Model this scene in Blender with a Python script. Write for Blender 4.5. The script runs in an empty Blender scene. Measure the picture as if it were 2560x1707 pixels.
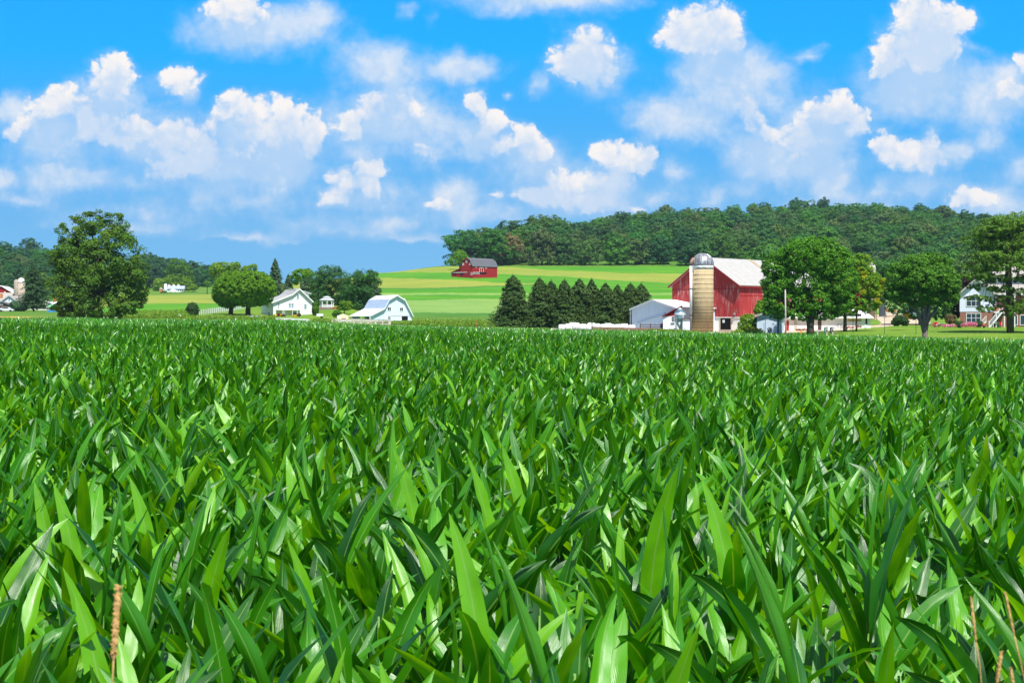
import bpy, math, random
import numpy as np
from mathutils import Vector, Matrix

rng = np.random.default_rng(11)
random.seed(11)
SC = bpy.context.scene
COL = SC.collection

# ------------------------------------------------------------------ camera
# All measurements were taken on a 2560 px wide picture: F px focal length, level camera,
# horizon at HY (lens shift), eye CZ metres above the ground.
F, CX, HY, CZ = 3556.0, 1280.0, 800.0, 2.8
cam_d = bpy.data.cameras.new("camera")
cam = bpy.data.objects.new("camera", cam_d)
COL.objects.link(cam)
cam.location = (0, 0, CZ)
cam.rotation_euler = (math.radians(90), 0, 0)
cam_d.sensor_width = 36.0
cam_d.lens = 36.0 * F / 2560.0
cam_d.shift_y = -53.5 / 2560.0
cam_d.clip_start = 0.1
cam_d.clip_end = 30000
cam_d.dof.use_dof = True
cam_d.dof.focus_distance = 22.0
cam_d.dof.aperture_fstop = 13.0
SC.camera = cam

# ------------------------------------------------------------------ light
SUN_EL = math.radians(60)
SUN_AZ = math.atan2(-0.93, 0.36)          # direction towards the sun in the XY plane
to_sun = Vector((math.cos(SUN_EL) * math.cos(SUN_AZ), math.cos(SUN_EL) * math.sin(SUN_AZ), math.sin(SUN_EL)))
sun_d = bpy.data.lights.new("sun", 'SUN')
sun_d.energy = 5.0
sun_d.angle = math.radians(0.5)
sun_d.color = (1.0, 0.965, 0.90)
sun = bpy.data.objects.new("sun", sun_d)
COL.objects.link(sun)
sun.rotation_euler = (-to_sun).to_track_quat('-Z', 'Y').to_euler()

SC.view_settings.view_transform = 'Standard'
SC.view_settings.look = 'None'
SC.view_settings.exposure = 0.42
SC.view_settings.gamma = 1.0
SC.view_settings.use_curve_mapping = False
SC.cycles.max_bounces = 8
SC.cycles.diffuse_bounces = 3
SC.cycles.glossy_bounces = 2
SC.cycles.transmission_bounces = 5
SC.cycles.transparent_max_bounces = 6
SC.cycles.caustics_reflective = False
SC.cycles.caustics_refractive = False

# ------------------------------------------------------------------ node helper
class NT:
    def __init__(self, tree):
        self.t = tree
    def n(self, kind, **kw):
        nd = self.t.nodes.new(kind)
        for k, v in kw.items():
            setattr(nd, k, v)
        return nd
    def put(self, sock, v):
        if isinstance(v, bpy.types.NodeSocket):
            self.t.links.new(v, sock)
        elif isinstance(v, bpy.types.Node):
            self.t.links.new(v.outputs[0], sock)
        elif v is not None:
            if hasattr(sock, 'default_value'):
                try:
                    sock.default_value = v
                except Exception:
                    sock.default_value = tuple(v) + (1.0,)
    def math(self, op, a, b=None, c=None, clamp=False):
        nd = self.n('ShaderNodeMath', operation=op, use_clamp=clamp)
        self.put(nd.inputs[0], a)
        if b is not None: self.put(nd.inputs[1], b)
        if c is not None: self.put(nd.inputs[2], c)
        return nd.outputs[0]
    def vec(self, op, a, b=None, c=None):
        nd = self.n('ShaderNodeVectorMath', operation=op)
        self.put(nd.inputs[0], a)
        if b is not None: self.put(nd.inputs[1], b)
        if c is not None: self.put(nd.inputs[2], c)
        return nd.outputs['Value'] if op in ('LENGTH', 'DOT_PRODUCT', 'DISTANCE') else nd.outputs[0]
    def noise(self, v, scale, detail=3.0, rough=0.5, dims='3D', out=0, dist=0.0):
        nd = self.n('ShaderNodeTexNoise', noise_dimensions=dims)
        if v is not None: self.put(nd.inputs['Vector'], v)
        nd.inputs['Scale'].default_value = scale
        nd.inputs['Detail'].default_value = detail
        nd.inputs['Roughness'].default_value = rough
        nd.inputs['Distortion'].default_value = dist
        return nd.outputs[out]
    def mix(self, f, a, b, blend='MIX'):
        nd = self.n('ShaderNodeMix', data_type='RGBA', blend_type=blend)
        self.put(nd.inputs[0], f)
        self.put(nd.inputs[6], a)
        self.put(nd.inputs[7], b)
        return nd.outputs[2]
    def smooth(self, x, lo, hi):
        nd = self.n('ShaderNodeMapRange', interpolation_type='SMOOTHSTEP')
        self.put(nd.inputs[0], x)
        self.put(nd.inputs[1], lo); self.put(nd.inputs[2], hi)
        nd.inputs[3].default_value = 0.0; nd.inputs[4].default_value = 1.0
        return nd.outputs[0]
    def ramp(self, x, stops):
        nd = self.n('ShaderNodeValToRGB')
        el = nd.color_ramp.elements
        while len(el) > 1: el.remove(el[-1])
        el[0].position = stops[0][0]; el[0].color = tuple(stops[0][1]) + (1.0,)
        for p, c in stops[1:]:
            e = el.new(p); e.color = tuple(c) + (1.0,)
        self.put(nd.inputs[0], x)
        return nd.outputs[0]

# ------------------------------------------------------------------ world: sky and cumulus at infinity
SKY_STRENGTH = 0.10
world = bpy.data.worlds.new("World")
SC.world = world
world.use_nodes = True
wt = world.node_tree
wt.nodes.clear()
w = NT(wt)
geo = w.n('ShaderNodeTexCoord').outputs['Generated']
sky = w.n('ShaderNodeTexSky', sky_type='NISHITA')
sky.sun_disc = False
sky.sun_elevation = SUN_EL
sky.sun_rotation = math.pi / 2 - SUN_AZ
sky.air_density = 1.0; sky.dust_density = 0.6; sky.ozone_density = 2.0
sep = w.n('ShaderNodeSeparateXYZ'); w.put(sep.inputs[0], geo)
ay = w.math('MAXIMUM', w.math('ABSOLUTE', sep.outputs[1]), 0.06)
# direction -> slope coordinates, unit = 1000 picture pixels
u_ = w.math('MULTIPLY', w.math('DIVIDE', sep.outputs[0], ay), F / 1000)
v_ = w.math('MULTIPLY', w.math('DIVIDE', sep.outputs[2], ay), F / 1000)
comb = w.n('ShaderNodeCombineXYZ'); w.put(comb.inputs[0], u_); w.put(comb.inputs[1], v_)
P0 = comb.outputs[0]
# clear-sky colour: Nishita multiplied towards the deep azure of a polarised summer sky
grad = w.ramp(w.math('MULTIPLY', v_, 1.0), [(0.0, (0.20, 0.55, 0.90)), (0.28, (0.13, 0.48, 0.92)), (0.50, (0.045, 0.45, 1.0)), (0.68, (0.0, 0.45, 1.06)), (0.82, (0.0, 0.42, 1.08)), (1.0, (0.0, 0.30, 0.95))])
EXPK = 2 ** -0.42                            # sky colours below are as seen, so undo the exposure
high = w.smooth(v_, 0.95, 1.9)
deep = w.vec('MULTIPLY', grad, (EXPK / SKY_STRENGTH,) * 3)
overhead = w.mix(0.12, sky.outputs[0], tuple(x * EXPK / SKY_STRENGTH for x in (0.52, 0.58, 0.70)) + (1.0,))     # broken cumulus overhead
skyc = w.mix(high, w.mix(0.97, sky.outputs[0], deep), overhead)

def cpix(x, y):
    return ((x - CX) / 1000.0, (HY - y) / 1000.0)
BRIGHT = """279 191 54 46;291 150 19 20;149 249 42 34;96 272 28 28;65 314 20 13;17 335 18 20;260 329 40 30;207 306 22 42;306 360 36 15;337 304 32 20;383 323 42 18;425 337 40 24;413 364 15 14;497 362 66 44;459 415 95 26;574 252 32 16;608 268 26 20;640 306 18 46;532 308 16 14;566 287 20 8;705 304 52 48;709 264 16 14;784 335 30 42;777 383 14 16;608 377 22 7;593 30 62 36;448 207 48 26
869 314 22 28;945 253 20 13;1018 274 34 24;926 278 30 18;1187 262 26 24;1229 304 30 28;1213 341 14 14;1470 126 62 50;1451 163 56 34;1491 182 44 28;1313 342 28 28;1338 378 32 24;1255 379 24 20;1068 373 32 14;915 425 48 24;842 442 14 18;884 462 36 18;922 478 26 24;838 494 46 16;1102 509 34 15;1248 476 14 9;1336 482 60 16;1425 455 66 28;1481 507 48 20;1374 497 50 18;1542 360 12 17;1508 383 24 24;1539 402 40 32;1596 394 36 32;1623 374 20 12;1527 462 30 30;1577 536 30 14
1756 69 62 40;1698 78 34 30;1809 54 30 26;1756 98 80 32;1827 99 22 38;1870 276 28 36;1890 298 26 20;2100 262 38 32;2043 260 16 17;2066 291 40 24;2146 302 26 32;2004 333 24 38;1985 367 16 26;2050 356 24 16;1924 337 40 20;2295 15 42 28;2311 57 66 38;2395 55 32 24;2288 92 62 46;2207 138 22 34;2207 176 25 22;2291 130 66 42;2349 115 50 42;2215 367 36 27;2257 398 50 26;2330 358 24 26;2315 396 56 24;2425 494 52 20;2556 161 20 18;2525 230 34 22"""
MEDIUM = """268 249 78 52;708 364 84 62;719 425 40 38;1775 161 58 50;1870 191 64 50;1832 230 74 46;1717 298 66 38;1913 383 52 36;2043 383 54 44;2004 417 40 34;2073 459 32 42;2311 191 98 46;2272 230 70 54;2502 191 40 20;2525 232 56 34;2387 383 46 24;2483 508 76 34;953 168 78 42;1152 172 68 26;1661 298 64 32;1133 482 62 30;1156 536 28 26;1436 480 96 40;1527 472 50 46;991 306 128 40;1000 276 60 36;631 76 118 44;784 44 46 32;145 432 54 18;214 444 54 18;11 451 22 22;23 275 34 26;120 330 70 50;597 325 60 46;560 420 120 36;497 496 36 14;597 497 24 12;1900 400 60 50;1336 400 60 40;1200 345 50 40;2050 310 70 50;1489 160 60 50;2461 264 80 40;1374 -6 160 22;380 350 90 50"""
SOFT = """280 300 200 90;160 390 220 60;520 390 180 70;700 400 140 80;470 235 64 40;120 460 200 40;990 330 190 60;1080 380 150 50;1180 320 70 70;1330 390 90 60;1355 214 64 42;1480 215 60 40;1714 191 66 54;1850 240 130 90;2004 142 64 26;2050 115 30 14;1962 249 48 34;1960 400 120 80;2080 430 90 80;2300 220 150 90;2161 237 22 30;2464 119 18 14;2430 125 20 12;2475 260 110 60;2320 400 140 50;2470 350 80 50;2480 500 160 60;383 520 170 26;620 510 200 30;900 500 190 40;1150 520 190 50;1450 500 190 60;1640 500 70 60;1780 500 90 40;1263 241 18 16;1018 34 34 30;1080 60 16 14;1300 20 240 40;300 580 260 20;900 570 240 24;2050 500 160 40;2200 480 90 30;900 380 120 60;1700 330 120 50;120 260 130 60;2300 460 120 30;2560 420 80 60;60 500 120 26;200 540 160 22;420 560 140 18;700 455 120 26;760 560 160 24;980 550 120 20;1050 600 160 18;640 600 200 16;330 460 120 24;560 480 120 20;1000 470 90 26;1230 540 120 26;1340 540 120 20;1560 430 60 30;1700 430 60 40;1850 470 80 30;2180 520 120 30;2360 540 120 24;2540 540 100 30;2120 400 60 40;1260 420 60 30"""
def blobs(txt):
    out = []
    for b in txt.replace("\n", ";").split(";"):
        x, y, rx, ry = map(float, b.split())
        u, v = cpix(x, y)
        out.append((u, v, rx / 1000, ry / 1000))
    return out
nz1 = w.noise(P0, 9.0, 5.0, 0.62, out=1)
warp1 = w.vec('MULTIPLY', w.vec('SUBTRACT', nz1, (0.5, 0.5, 0.5)), (0.085, 0.075, 0.0))
PW = w.vec('ADD', P0, warp1)
# the layout of the cloud masses is tabulated in curves: one RGB-curve row per band of elevation
# (R bright tops, G cloud bodies, B thin veils), blended linearly from band to band
GX = np.linspace(-160, 2720, 110)
GY = np.linspace(-48, 648, 30)
def tab(blist, k, grow):
    gx, gy = np.meshgrid((GX - CX) / 1000, (HY - GY) / 1000)
    e = np.zeros_like(gx)
    for (cu, cv, ru, rv) in blist:
        ln = np.hypot((gx - cu) / (ru * grow), (gy - cv) / (rv * grow))
        e += np.exp(-np.minimum(ln, 6.0) / k)
    return np.clip(1 + k * np.log(e + 1e-9), -1.2, 1.2)
tb, tm, ts = tab(blobs(BRIGHT), 0.23, 1.46), tab(blobs(MEDIUM), 0.27, 1.56), tab(blobs(SOFT), 0.28, 1.18)
body = np.maximum(np.maximum(tm, tb - 0.1), ts - 0.50)
# light reaching each place: the cloud above takes some of it away, so tops are bright and bases grey
dens = np.clip(tb + 0.15, 0, 0.8) + 0.5 * np.clip(tm + 0.1, 0, 0.8)
lit = np.zeros_like(dens)
for r in range(dens.shape[0]):
    acc_ = 0.0
    for q in range(1, 6):
        if r - q >= 0: acc_ = acc_ + dens[r - q] * (1.0 - 0.13 * q)
    lit[r] = np.exp(-0.62 * acc_)
T = [tb * 0.4 + 0.5, body * 0.4 + 0.5, lit]
usep = w.n('ShaderNodeSeparateXYZ'); w.put(usep.inputs[0], PW)
ux = w.math('MULTIPLY_ADD', usep.outputs[0], 1000 / (GX[-1] - GX[0]), (CX - GX[0]) / (GX[-1] - GX[0]), clamp=True)
row = w.math('MULTIPLY_ADD', usep.outputs[1], -1000 / (GY[1] - GY[0]), (HY - GY[0]) / (GY[1] - GY[0]))
acc = None
for r in range(len(GY)):
    nd = w.n('ShaderNodeRGBCurve')
    cm = nd.mapping
    cm.use_clip = False
    for ch in range(3):
        cu = cm.curves[ch]
        y = T[ch][r]
        keep = [0] + [i for i in range(1, len(GX) - 1) if abs(y[i] - y[i - 1]) > 2e-3 or abs(y[i] - y[i + 1]) > 2e-3] + [len(GX) - 1]
        cu.points[0].location = (0.0, y[0]); cu.points[1].location = (1.0, y[-1])
        for i in keep[1:-1]:
            cu.points.new((GX[i] - GX[0]) / (GX[-1] - GX[0]), y[i])
    cm.update()
    w.put(nd.inputs[1], ux)
    acc = nd.outputs[0] if acc is None else w.mix(w.math('SUBTRACT', row, float(r - 1), clamp=True), acc, nd.outputs[0])
tsep = w.n('ShaderNodeSeparateXYZ'); w.put(tsep.inputs[0], acc)
d_b, d_m = [w.math('MULTIPLY_ADD', tsep.outputs[i], 2.5, -1.25) for i in range(2)]
lit = tsep.outputs[2]
vor = w.n('ShaderNodeTexVoronoi', feature='F1', voronoi_dimensions='2D')
w.put(vor.inputs['Vector'], PW)
vor.inputs['Scale'].default_value = 26.0
vor.inputs['Detail'].default_value = 2.0
vor.inputs['Roughness'].default_value = 0.55
puff = w.math('SUBTRACT', vor.outputs['Distance'], 0.35)
fine = w.math('SUBTRACT', w.noise(P0, 14.0, 7.0, 0.62), 0.5)
d_b = w.math('SUBTRACT', w.math('MULTIPLY_ADD', fine, 1.05, d_b), w.math('MULTIPLY', puff, 0.42))
d_m = w.math('SUBTRACT', w.math('MULTIPLY_ADD', fine, 0.85, d_m), w.math('MULTIPLY', puff, 0.12))
patch = w.smooth(w.noise(P0, 6.0, 2.0), 0.36, 0.64)
edge_w = w.math('MULTIPLY_ADD', w.math('MULTIPLY', w.math('SUBTRACT', 1.25, lit), w.math('ADD', patch, 0.35)), 0.50, 0.09)
a_b = w.smooth(d_b, -0.12, edge_w)
a_m = w.math('MULTIPLY', w.smooth(d_m, -0.40, 0.55), 0.90)
K = EXPK / SKY_STRENGTH
def kc(c): return tuple(x * K for x in c) + (1.0,)
glow = w.math('ADD', w.math('MULTIPLY', lit, 0.95), w.math('ADD', w.math('MULTIPLY', w.math('SUBTRACT', w.noise(PW, 7.0, 4.0, 0.55), 0.5), 0.95), w.math('MULTIPLY', puff, -0.35)))
glow = w.smooth(glow, 0.02, 0.85)
white = w.mix(glow, kc((0.60, 0.74, 0.94)), kc((1.0, 0.955, 0.93)))
bodyc = w.mix(w.smooth(d_m, -0.35, 0.9), kc((0.36, 0.62, 0.95)), w.mix(glow, kc((0.50, 0.69, 0.94)), kc((0.82, 0.87, 0.95))))
c2 = w.mix(a_m, skyc, bodyc)
c3 = w.mix(a_b, c2, white)
below = w.smooth(sep.outputs[2], -0.004, 0.0)
c4 = w.mix(below, kc((0.16, 0.30, 0.14)), c3)
bg = w.n('ShaderNodeBackground')
w.put(bg.inputs[0], c4)
bg.inputs[1].default_value = SKY_STRENGTH
wo = w.n('ShaderNodeOutputWorld')
wt.links.new(bg.outputs[0], wo.inputs[0])
world.cycles.sampling_method = 'MANUAL'
world.cycles.sample_map_resolution = 512
# ------------------------------------------------------------------ helpers
def W(px, py, D):
    return Vector(((px - CX) / F * D, D, CZ + (HY - py) / F * D))
def wx(px, D): return (px - CX) / F * D
def wz(py, D): return CZ + (HY - py) / F * D
def tag(o, label=None, cat=None, group=None, kind=None):
    if label: o['label'] = label
    if cat: o['category'] = cat
    if group: o['group'] = group
    if kind: o['kind'] = kind
    return o
def thing(name, label, cat, loc=(0, 0, 0), rz=0.0, group=None):
    o = bpy.data.objects.new(name, None)
    COL.objects.link(o)
    o.location = loc
    o.rotation_euler = (0, 0, rz)
    o.empty_display_size = 0.2
    return tag(o, label, cat, group)
def link_mesh(name, me, mat=None, parent=None):
    if mat is not None and len(me.materials) == 0:
        me.materials.append(mat)
    o = bpy.data.objects.new(name, me)
    COL.objects.link(o)
    if parent is not None: o.parent = parent
    return o
def np_mesh(name, V, Q, smooth=False, uv=None):
    """mesh from vertex array (n,3) and quad/tri index array (m,k)"""
    V = np.asarray(V, dtype=np.float32); Q = np.asarray(Q, dtype=np.int32)
    k = Q.shape[1]
    me = bpy.data.meshes.new(name)
    me.vertices.add(len(V)); me.vertices.foreach_set('co', V.ravel())
    me.loops.add(Q.size); me.loops.foreach_set('vertex_index', Q.ravel())
    me.polygons.add(len(Q))
    me.polygons.foreach_set('loop_start', np.arange(0, Q.size, k, dtype=np.int32))
    if uv is not None:
        l = me.uv_layers.new(name='UVMap')
        l.data.foreach_set('uv', np.asarray(uv, dtype=np.float32)[Q.ravel()].ravel())
    me.polygons.foreach_set('use_smooth', np.full(len(Q), smooth, dtype=bool))
    me.update(calc_edges=True)
    return me

class MB:
    def __init__(self): self.v = []; self.f = []
    def add(self, vs, fs):
        b = len(self.v)
        self.v += [tuple(p) for p in vs]
        self.f += [tuple(b + i for i in q) for q in fs]
        return self
    def box(self, c, s, rz=0.0, top=None):
        """box centred at c with sizes s; top = (sx, sy) scales the upper face"""
        cx, cy, cz = c; x, y, z = s[0] / 2, s[1] / 2, s[2] / 2
        tx, ty = (top if top else (1, 1))
        ca, sa = math.cos(rz), math.sin(rz)
        vs = []
        for (px, py, pz) in ((-x, -y, -z), (x, -y, -z), (x, y, -z), (-x, y, -z), (-x * tx, -y * ty, z), (x * tx, -y * ty, z), (x * tx, y * ty, z), (-x * tx, y * ty, z)):
            vs.append((cx + px * ca - py * sa, cy + px * sa + py * ca, cz + pz))
        return self.add(vs, [(0, 3, 2, 1), (4, 5, 6, 7), (0, 1, 5, 4), (1, 2, 6, 5), (2, 3, 7, 6), (3, 0, 4, 7)])
    def obox(self, c, X, Y, Z):
        """oriented box: centre and three half-extent vectors"""
        c, X, Y, Z = Vector(c), Vector(X), Vector(Y), Vector(Z)
        vs = [c + a * X + b * Y + d * Z for d in (-1, 1) for (a, b) in ((-1, -1), (1, -1), (1, 1), (-1, 1))]
        return self.add(vs, [(0, 3, 2, 1), (4, 5, 6, 7), (0, 1, 5, 4), (1, 2, 6, 5), (2, 3, 7, 6), (3, 0, 4, 7)])
    def bar(self, a, b, w, h=None):
        a, b = Vector(a), Vector(b); h = h or w
        d = (b - a); L = d.length; d.normalize()
        up = Vector((0, 0, 1)) if abs(d.z) < 0.95 else Vector((1, 0, 0))
        s = d.cross(up).normalized(); u = s.cross(d)
        return self.obox((a + b) / 2, d * L / 2, s * w / 2, u * h / 2)
    def prism(self, poly, vec):
        n = len(poly); vec = Vector(vec)
        vs = [Vector(p) for p in poly] + [Vector(p) + vec for p in poly]
        fs = [tuple(range(n))[::-1], tuple(range(n, 2 * n))] + [(i, (i + 1) % n, n + (i + 1) % n, n + i) for i in range(n)]
        return self.add(vs, fs)
    def poly(self, pts): return self.add(pts, [tuple(range(len(pts)))])
    def tube(self, pts, rad, n=8, cap=True):
        pts = [Vector(p) for p in pts]
        rings = []; vs = []; fs = []
        ref = Vector((0.31, 0.77, 0.1)).normalized()
        for i, p in enumerate(pts):
            d = (pts[min(i + 1, len(pts) - 1)] - pts[max(i - 1, 0)]).normalized()
            s = d.cross(ref)
            if s.length < 1e-3: s = d.cross(Vector((1, 0, 0)))
            s.normalize(); u = d.cross(s)
            r = rad[i] if hasattr(rad, '__len__') else rad
            for k in range(n):
                a = 2 * math.pi * k / n
                vs.append(p + s * (r * math.cos(a)) + u * (r * math.sin(a)))
        for i in range(len(pts) - 1):
            for k in range(n):
                fs.append((i * n + k, i * n + (k + 1) % n, (i + 1) * n + (k + 1) % n, (i + 1) * n + k))
        if cap:
            fs.append(tuple(range(n))[::-1]); fs.append(tuple(range((len(pts) - 1) * n, len(pts) * n)))
        return self.add(vs, fs)
    def lathe(self, prof, n=24, c=(0, 0, 0)):
        vs = []; fs = []
        for (r, z) in prof:
            for k in range(n):
                a = 2 * math.pi * k / n
                vs.append((c[0] + r * math.cos(a), c[1] + r * math.sin(a), c[2] + z))
        for i in range(len(prof) - 1):
            for k in range(n):
                fs.append((i * n + k, i * n + (k + 1) % n, (i + 1) * n + (k + 1) % n, (i + 1) * n + k))
        fs.append(tuple(range(n))[::-1]); fs.append(tuple(range((len(prof) - 1) * n, len(prof) * n)))
        return self.add(vs, fs)
    def build(self, name, mat=None, parent=None, smooth=False):
        me = bpy.data.meshes.new(name)
        me.from_pydata(self.v, [], self.f)
        if smooth:
            me.polygons.foreach_set('use_smooth', [len(p.vertices) <= 4 for p in me.polygons])
        me.update()
        return link_mesh(name, me, mat, parent)

# ------------------------------------------------------------------ materials
MATS = {}
def new_mat(name):
    m = bpy.data.materials.new(name); m.use_nodes = True
    m.node_tree.nodes.clear()
    return m, NT(m.node_tree)
def finish(m, t, shader, disp=None):
    o = t.n('ShaderNodeOutputMaterial')
    t.put(o.inputs[0], shader)
    return m
def principled(t, col, rough=0.8, spec=0.3, normal=None, metal=0.0):
    p = t.n('ShaderNodeBsdfPrincipled')
    t.put(p.inputs['Base Color'], col)
    t.put(p.inputs['Roughness'], rough)
    p.inputs['Specular IOR Level'].default_value = spec
    p.inputs['Metallic'].default_value = metal
    if normal is not None: t.put(p.inputs['Normal'], normal)
    return p.outputs[0]
def bump(t, h, strength=0.4, dist=0.05):
    b = t.n('ShaderNodeBump'); b.inputs['Strength'].default_value = strength; b.inputs['Distance'].default_value = dist
    t.put(b.inputs['Height'], h)
    return b.outputs[0]
def simple(name, col, rough=0.7, spec=0.3, var=0.12, scale=3.0, metal=0.0, bscale=None):
    """plain paint or masonry with soft weathering"""
    if name in MATS: return MATS[name]
    m, t = new_mat(name)
    oc = t.n('ShaderNodeTexCoord').outputs['Object']
    nz = t.noise(oc, scale, 5.0, 0.6)
    c = t.mix(t.smooth(nz, 0.3, 0.7), tuple(x * (1 - var) for x in col) + (1,), tuple(min(1, x * (1 + var)) for x in col) + (1,))
    nrm = bump(t, t.noise(oc, bscale or scale * 6, 3.0), 0.25, 0.02)
    MATS[name] = finish(m, t, principled(t, c, rough, spec, nrm, metal))
    return MATS[name]
def boards(name, col, pitch=0.25, axis='v', streak=None, streak_amt=0.3, rough=0.75, var=0.12, groove=0.02, spec=0.2, metal=0.0, dark=0.75):
    """boarded siding or ribbed metal: grooves every pitch metres; axis v = upright boards, h = clapboard, r = ribs along local y (roofs)"""
    if name in MATS: return MATS[name]
    m, t = new_mat(name)
    oc = t.n('ShaderNodeTexCoord').outputs['Object']
    s = t.n('ShaderNodeSeparateXYZ'); t.put(s.inputs[0], oc)
    if axis == 'v': x = t.math('ADD', s.outputs[0], s.outputs[1])
    elif axis == 'h': x = s.outputs[2]
    else: x = s.outputs[1]
    ph = t.math('FRACT', t.math('DIVIDE', x, pitch))
    gr = t.math('LESS_THAN', ph, groove / pitch + 0.04)
    cell = t.math('FLOOR', t.math('DIVIDE', x, pitch))
    wn = t.n('ShaderNodeTexWhiteNoise', noise_dimensions='1D'); t.put(wn.inputs['W'], cell)
    nz = t.noise(t.vec('MULTIPLY', oc, (1, 1, 0.25) if axis != 'r' else (1, 1, 1)), 1.6, 5.0, 0.65)
    c = t.mix(t.smooth(nz, 0.3, 0.7), tuple(v * (1 - var) for v in col) + (1,), tuple(min(1, v * (1 + var)) for v in col) + (1,))
    c = t.mix(t.math('MULTIPLY', wn.outputs[0], 0.22), c, tuple(v * 0.72 for v in col) + (1,))
    if streak:
        sv = t.vec('MULTIPLY', oc, (5.5, 5.5, 0.35) if axis != 'h' else (0.4, 0.4, 5.0))
        sm = t.smooth(t.noise(sv, 1.3, 6.0, 0.7), 0.53, 0.64)
        sm = t.math('MULTIPLY', sm, t.smooth(t.noise(oc, 0.30, 2.0), 0.36, 0.56))
        c = t.mix(t.math('MULTIPLY', sm, streak_amt), c, tuple(streak) + (1,))
    c = t.mix(t.math('MULTIPLY', gr, 1.0 - dark), c, (0.0, 0.0, 0.0, 1))
    h = t.math('SUBTRACT', t.math('MULTIPLY', nz, 0.3), gr) if axis != 'h' else t.math('SUBTRACT', 1.0, ph)
    MATS[name] = finish(m, t, principled(t, c, rough, spec, bump(t, h, 0.5, 0.02), metal))
    return MATS[name]
def leafmat(name, col, trans=0.35, vary=0.35, hue2=None, use_obj=False, spec=0.25, rough=0.55, tcol=None):
    """foliage: per-leaf and per-clump variation, some light passes through"""
    if name in MATS: return MATS[name]
    m, t = new_mat(name)
    g = t.n('ShaderNodeNewGeometry')
    rnd = g.outputs['Random Per Island']
    oc = t.n('ShaderNodeTexCoord').outputs['Object']
    base = tuple(col) + (1,)
    if use_obj:
        oi = t.n('ShaderNodeObjectInfo'); base = oi.outputs['Color']
    lo = t.mix(1.0, base, (1 - vary, 1 - vary * 0.9, 1 - vary * 0.7, 1), 'MULTIPLY')
    hi = t.mix(1.0, base, (1 + vary * 0.85, 1 + vary * 0.75, 1 + vary * 0.2, 1), 'MULTIPLY')
    c = t.mix(rnd, lo, hi)
    if hue2:
        c = t.mix(t.math('MULTIPLY', t.smooth(t.noise(oc, 0.35, 2.0), 0.48, 0.66), 0.8), c, tuple(hue2) + (1,))
    p = principled(t, c, rough, spec)
    tr = t.n('ShaderNodeBsdfTranslucent')
    t.put(tr.inputs[0], t.mix(1.0, c, (1.5, 1.45, 0.55, 1) if tcol is None else tcol, 'MULTIPLY'))
    ms = t.n('ShaderNodeMixShader'); ms.inputs[0].default_value = trans
    t.put(ms.inputs[1], p); t.put(ms.inputs[2], tr.outputs[0])
    MATS[name] = finish(m, t, ms.outputs[0])
    return MATS[name]
def grassmat(name, c1, c2, scale=0.25, c3=None, stripe=None, fine=3.0):
    if name in MATS: return MATS[name]
    m, t = new_mat(name)
    pos = t.n('ShaderNodeNewGeometry').outputs['Position']
    n1 = t.noise(pos, scale, 6.0, 0.65)
    n2 = t.noise(t.vec('MULTIPLY', pos, (1, 0.45, 1)), fine, 6.0, 0.75)
    f = t.math('ADD', t.math('MULTIPLY', n1, 0.5), t.math('MULTIPLY', n2, 0.5))
    c = t.mix(t.smooth(f, 0.36, 0.64), tuple(c1) + (1,), tuple(c2) + (1,))
    if c3:
        c = t.mix(t.math('MULTIPLY', t.smooth(t.noise(t.vec('MULTIPLY', pos, (0.5, 1.6, 1)), scale * 0.9, 6.0, 0.7), 0.46, 0.66), 0.85), c, tuple(c3) + (1,))
    if stripe:
        sx = t.n('ShaderNodeSeparateXYZ'); t.put(sx.inputs[0], pos)
        ph = t.math('SINE', t.math('MULTIPLY', t.math('ADD', t.math('MULTIPLY', sx.outputs[0], stripe[0]), t.math('MULTIPLY', sx.outputs[1], stripe[1])), stripe[2]))
        c = t.mix(t.math('MULTIPLY_ADD', ph, stripe[3], stripe[3]), c, (0.0, 0.02, 0.0, 1))
    b = bump(t, n2, 0.9, 0.25)
    MATS[name] = finish(m, t, principled(t, c, 0.9, 0.1, b))
    return MATS[name]

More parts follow.
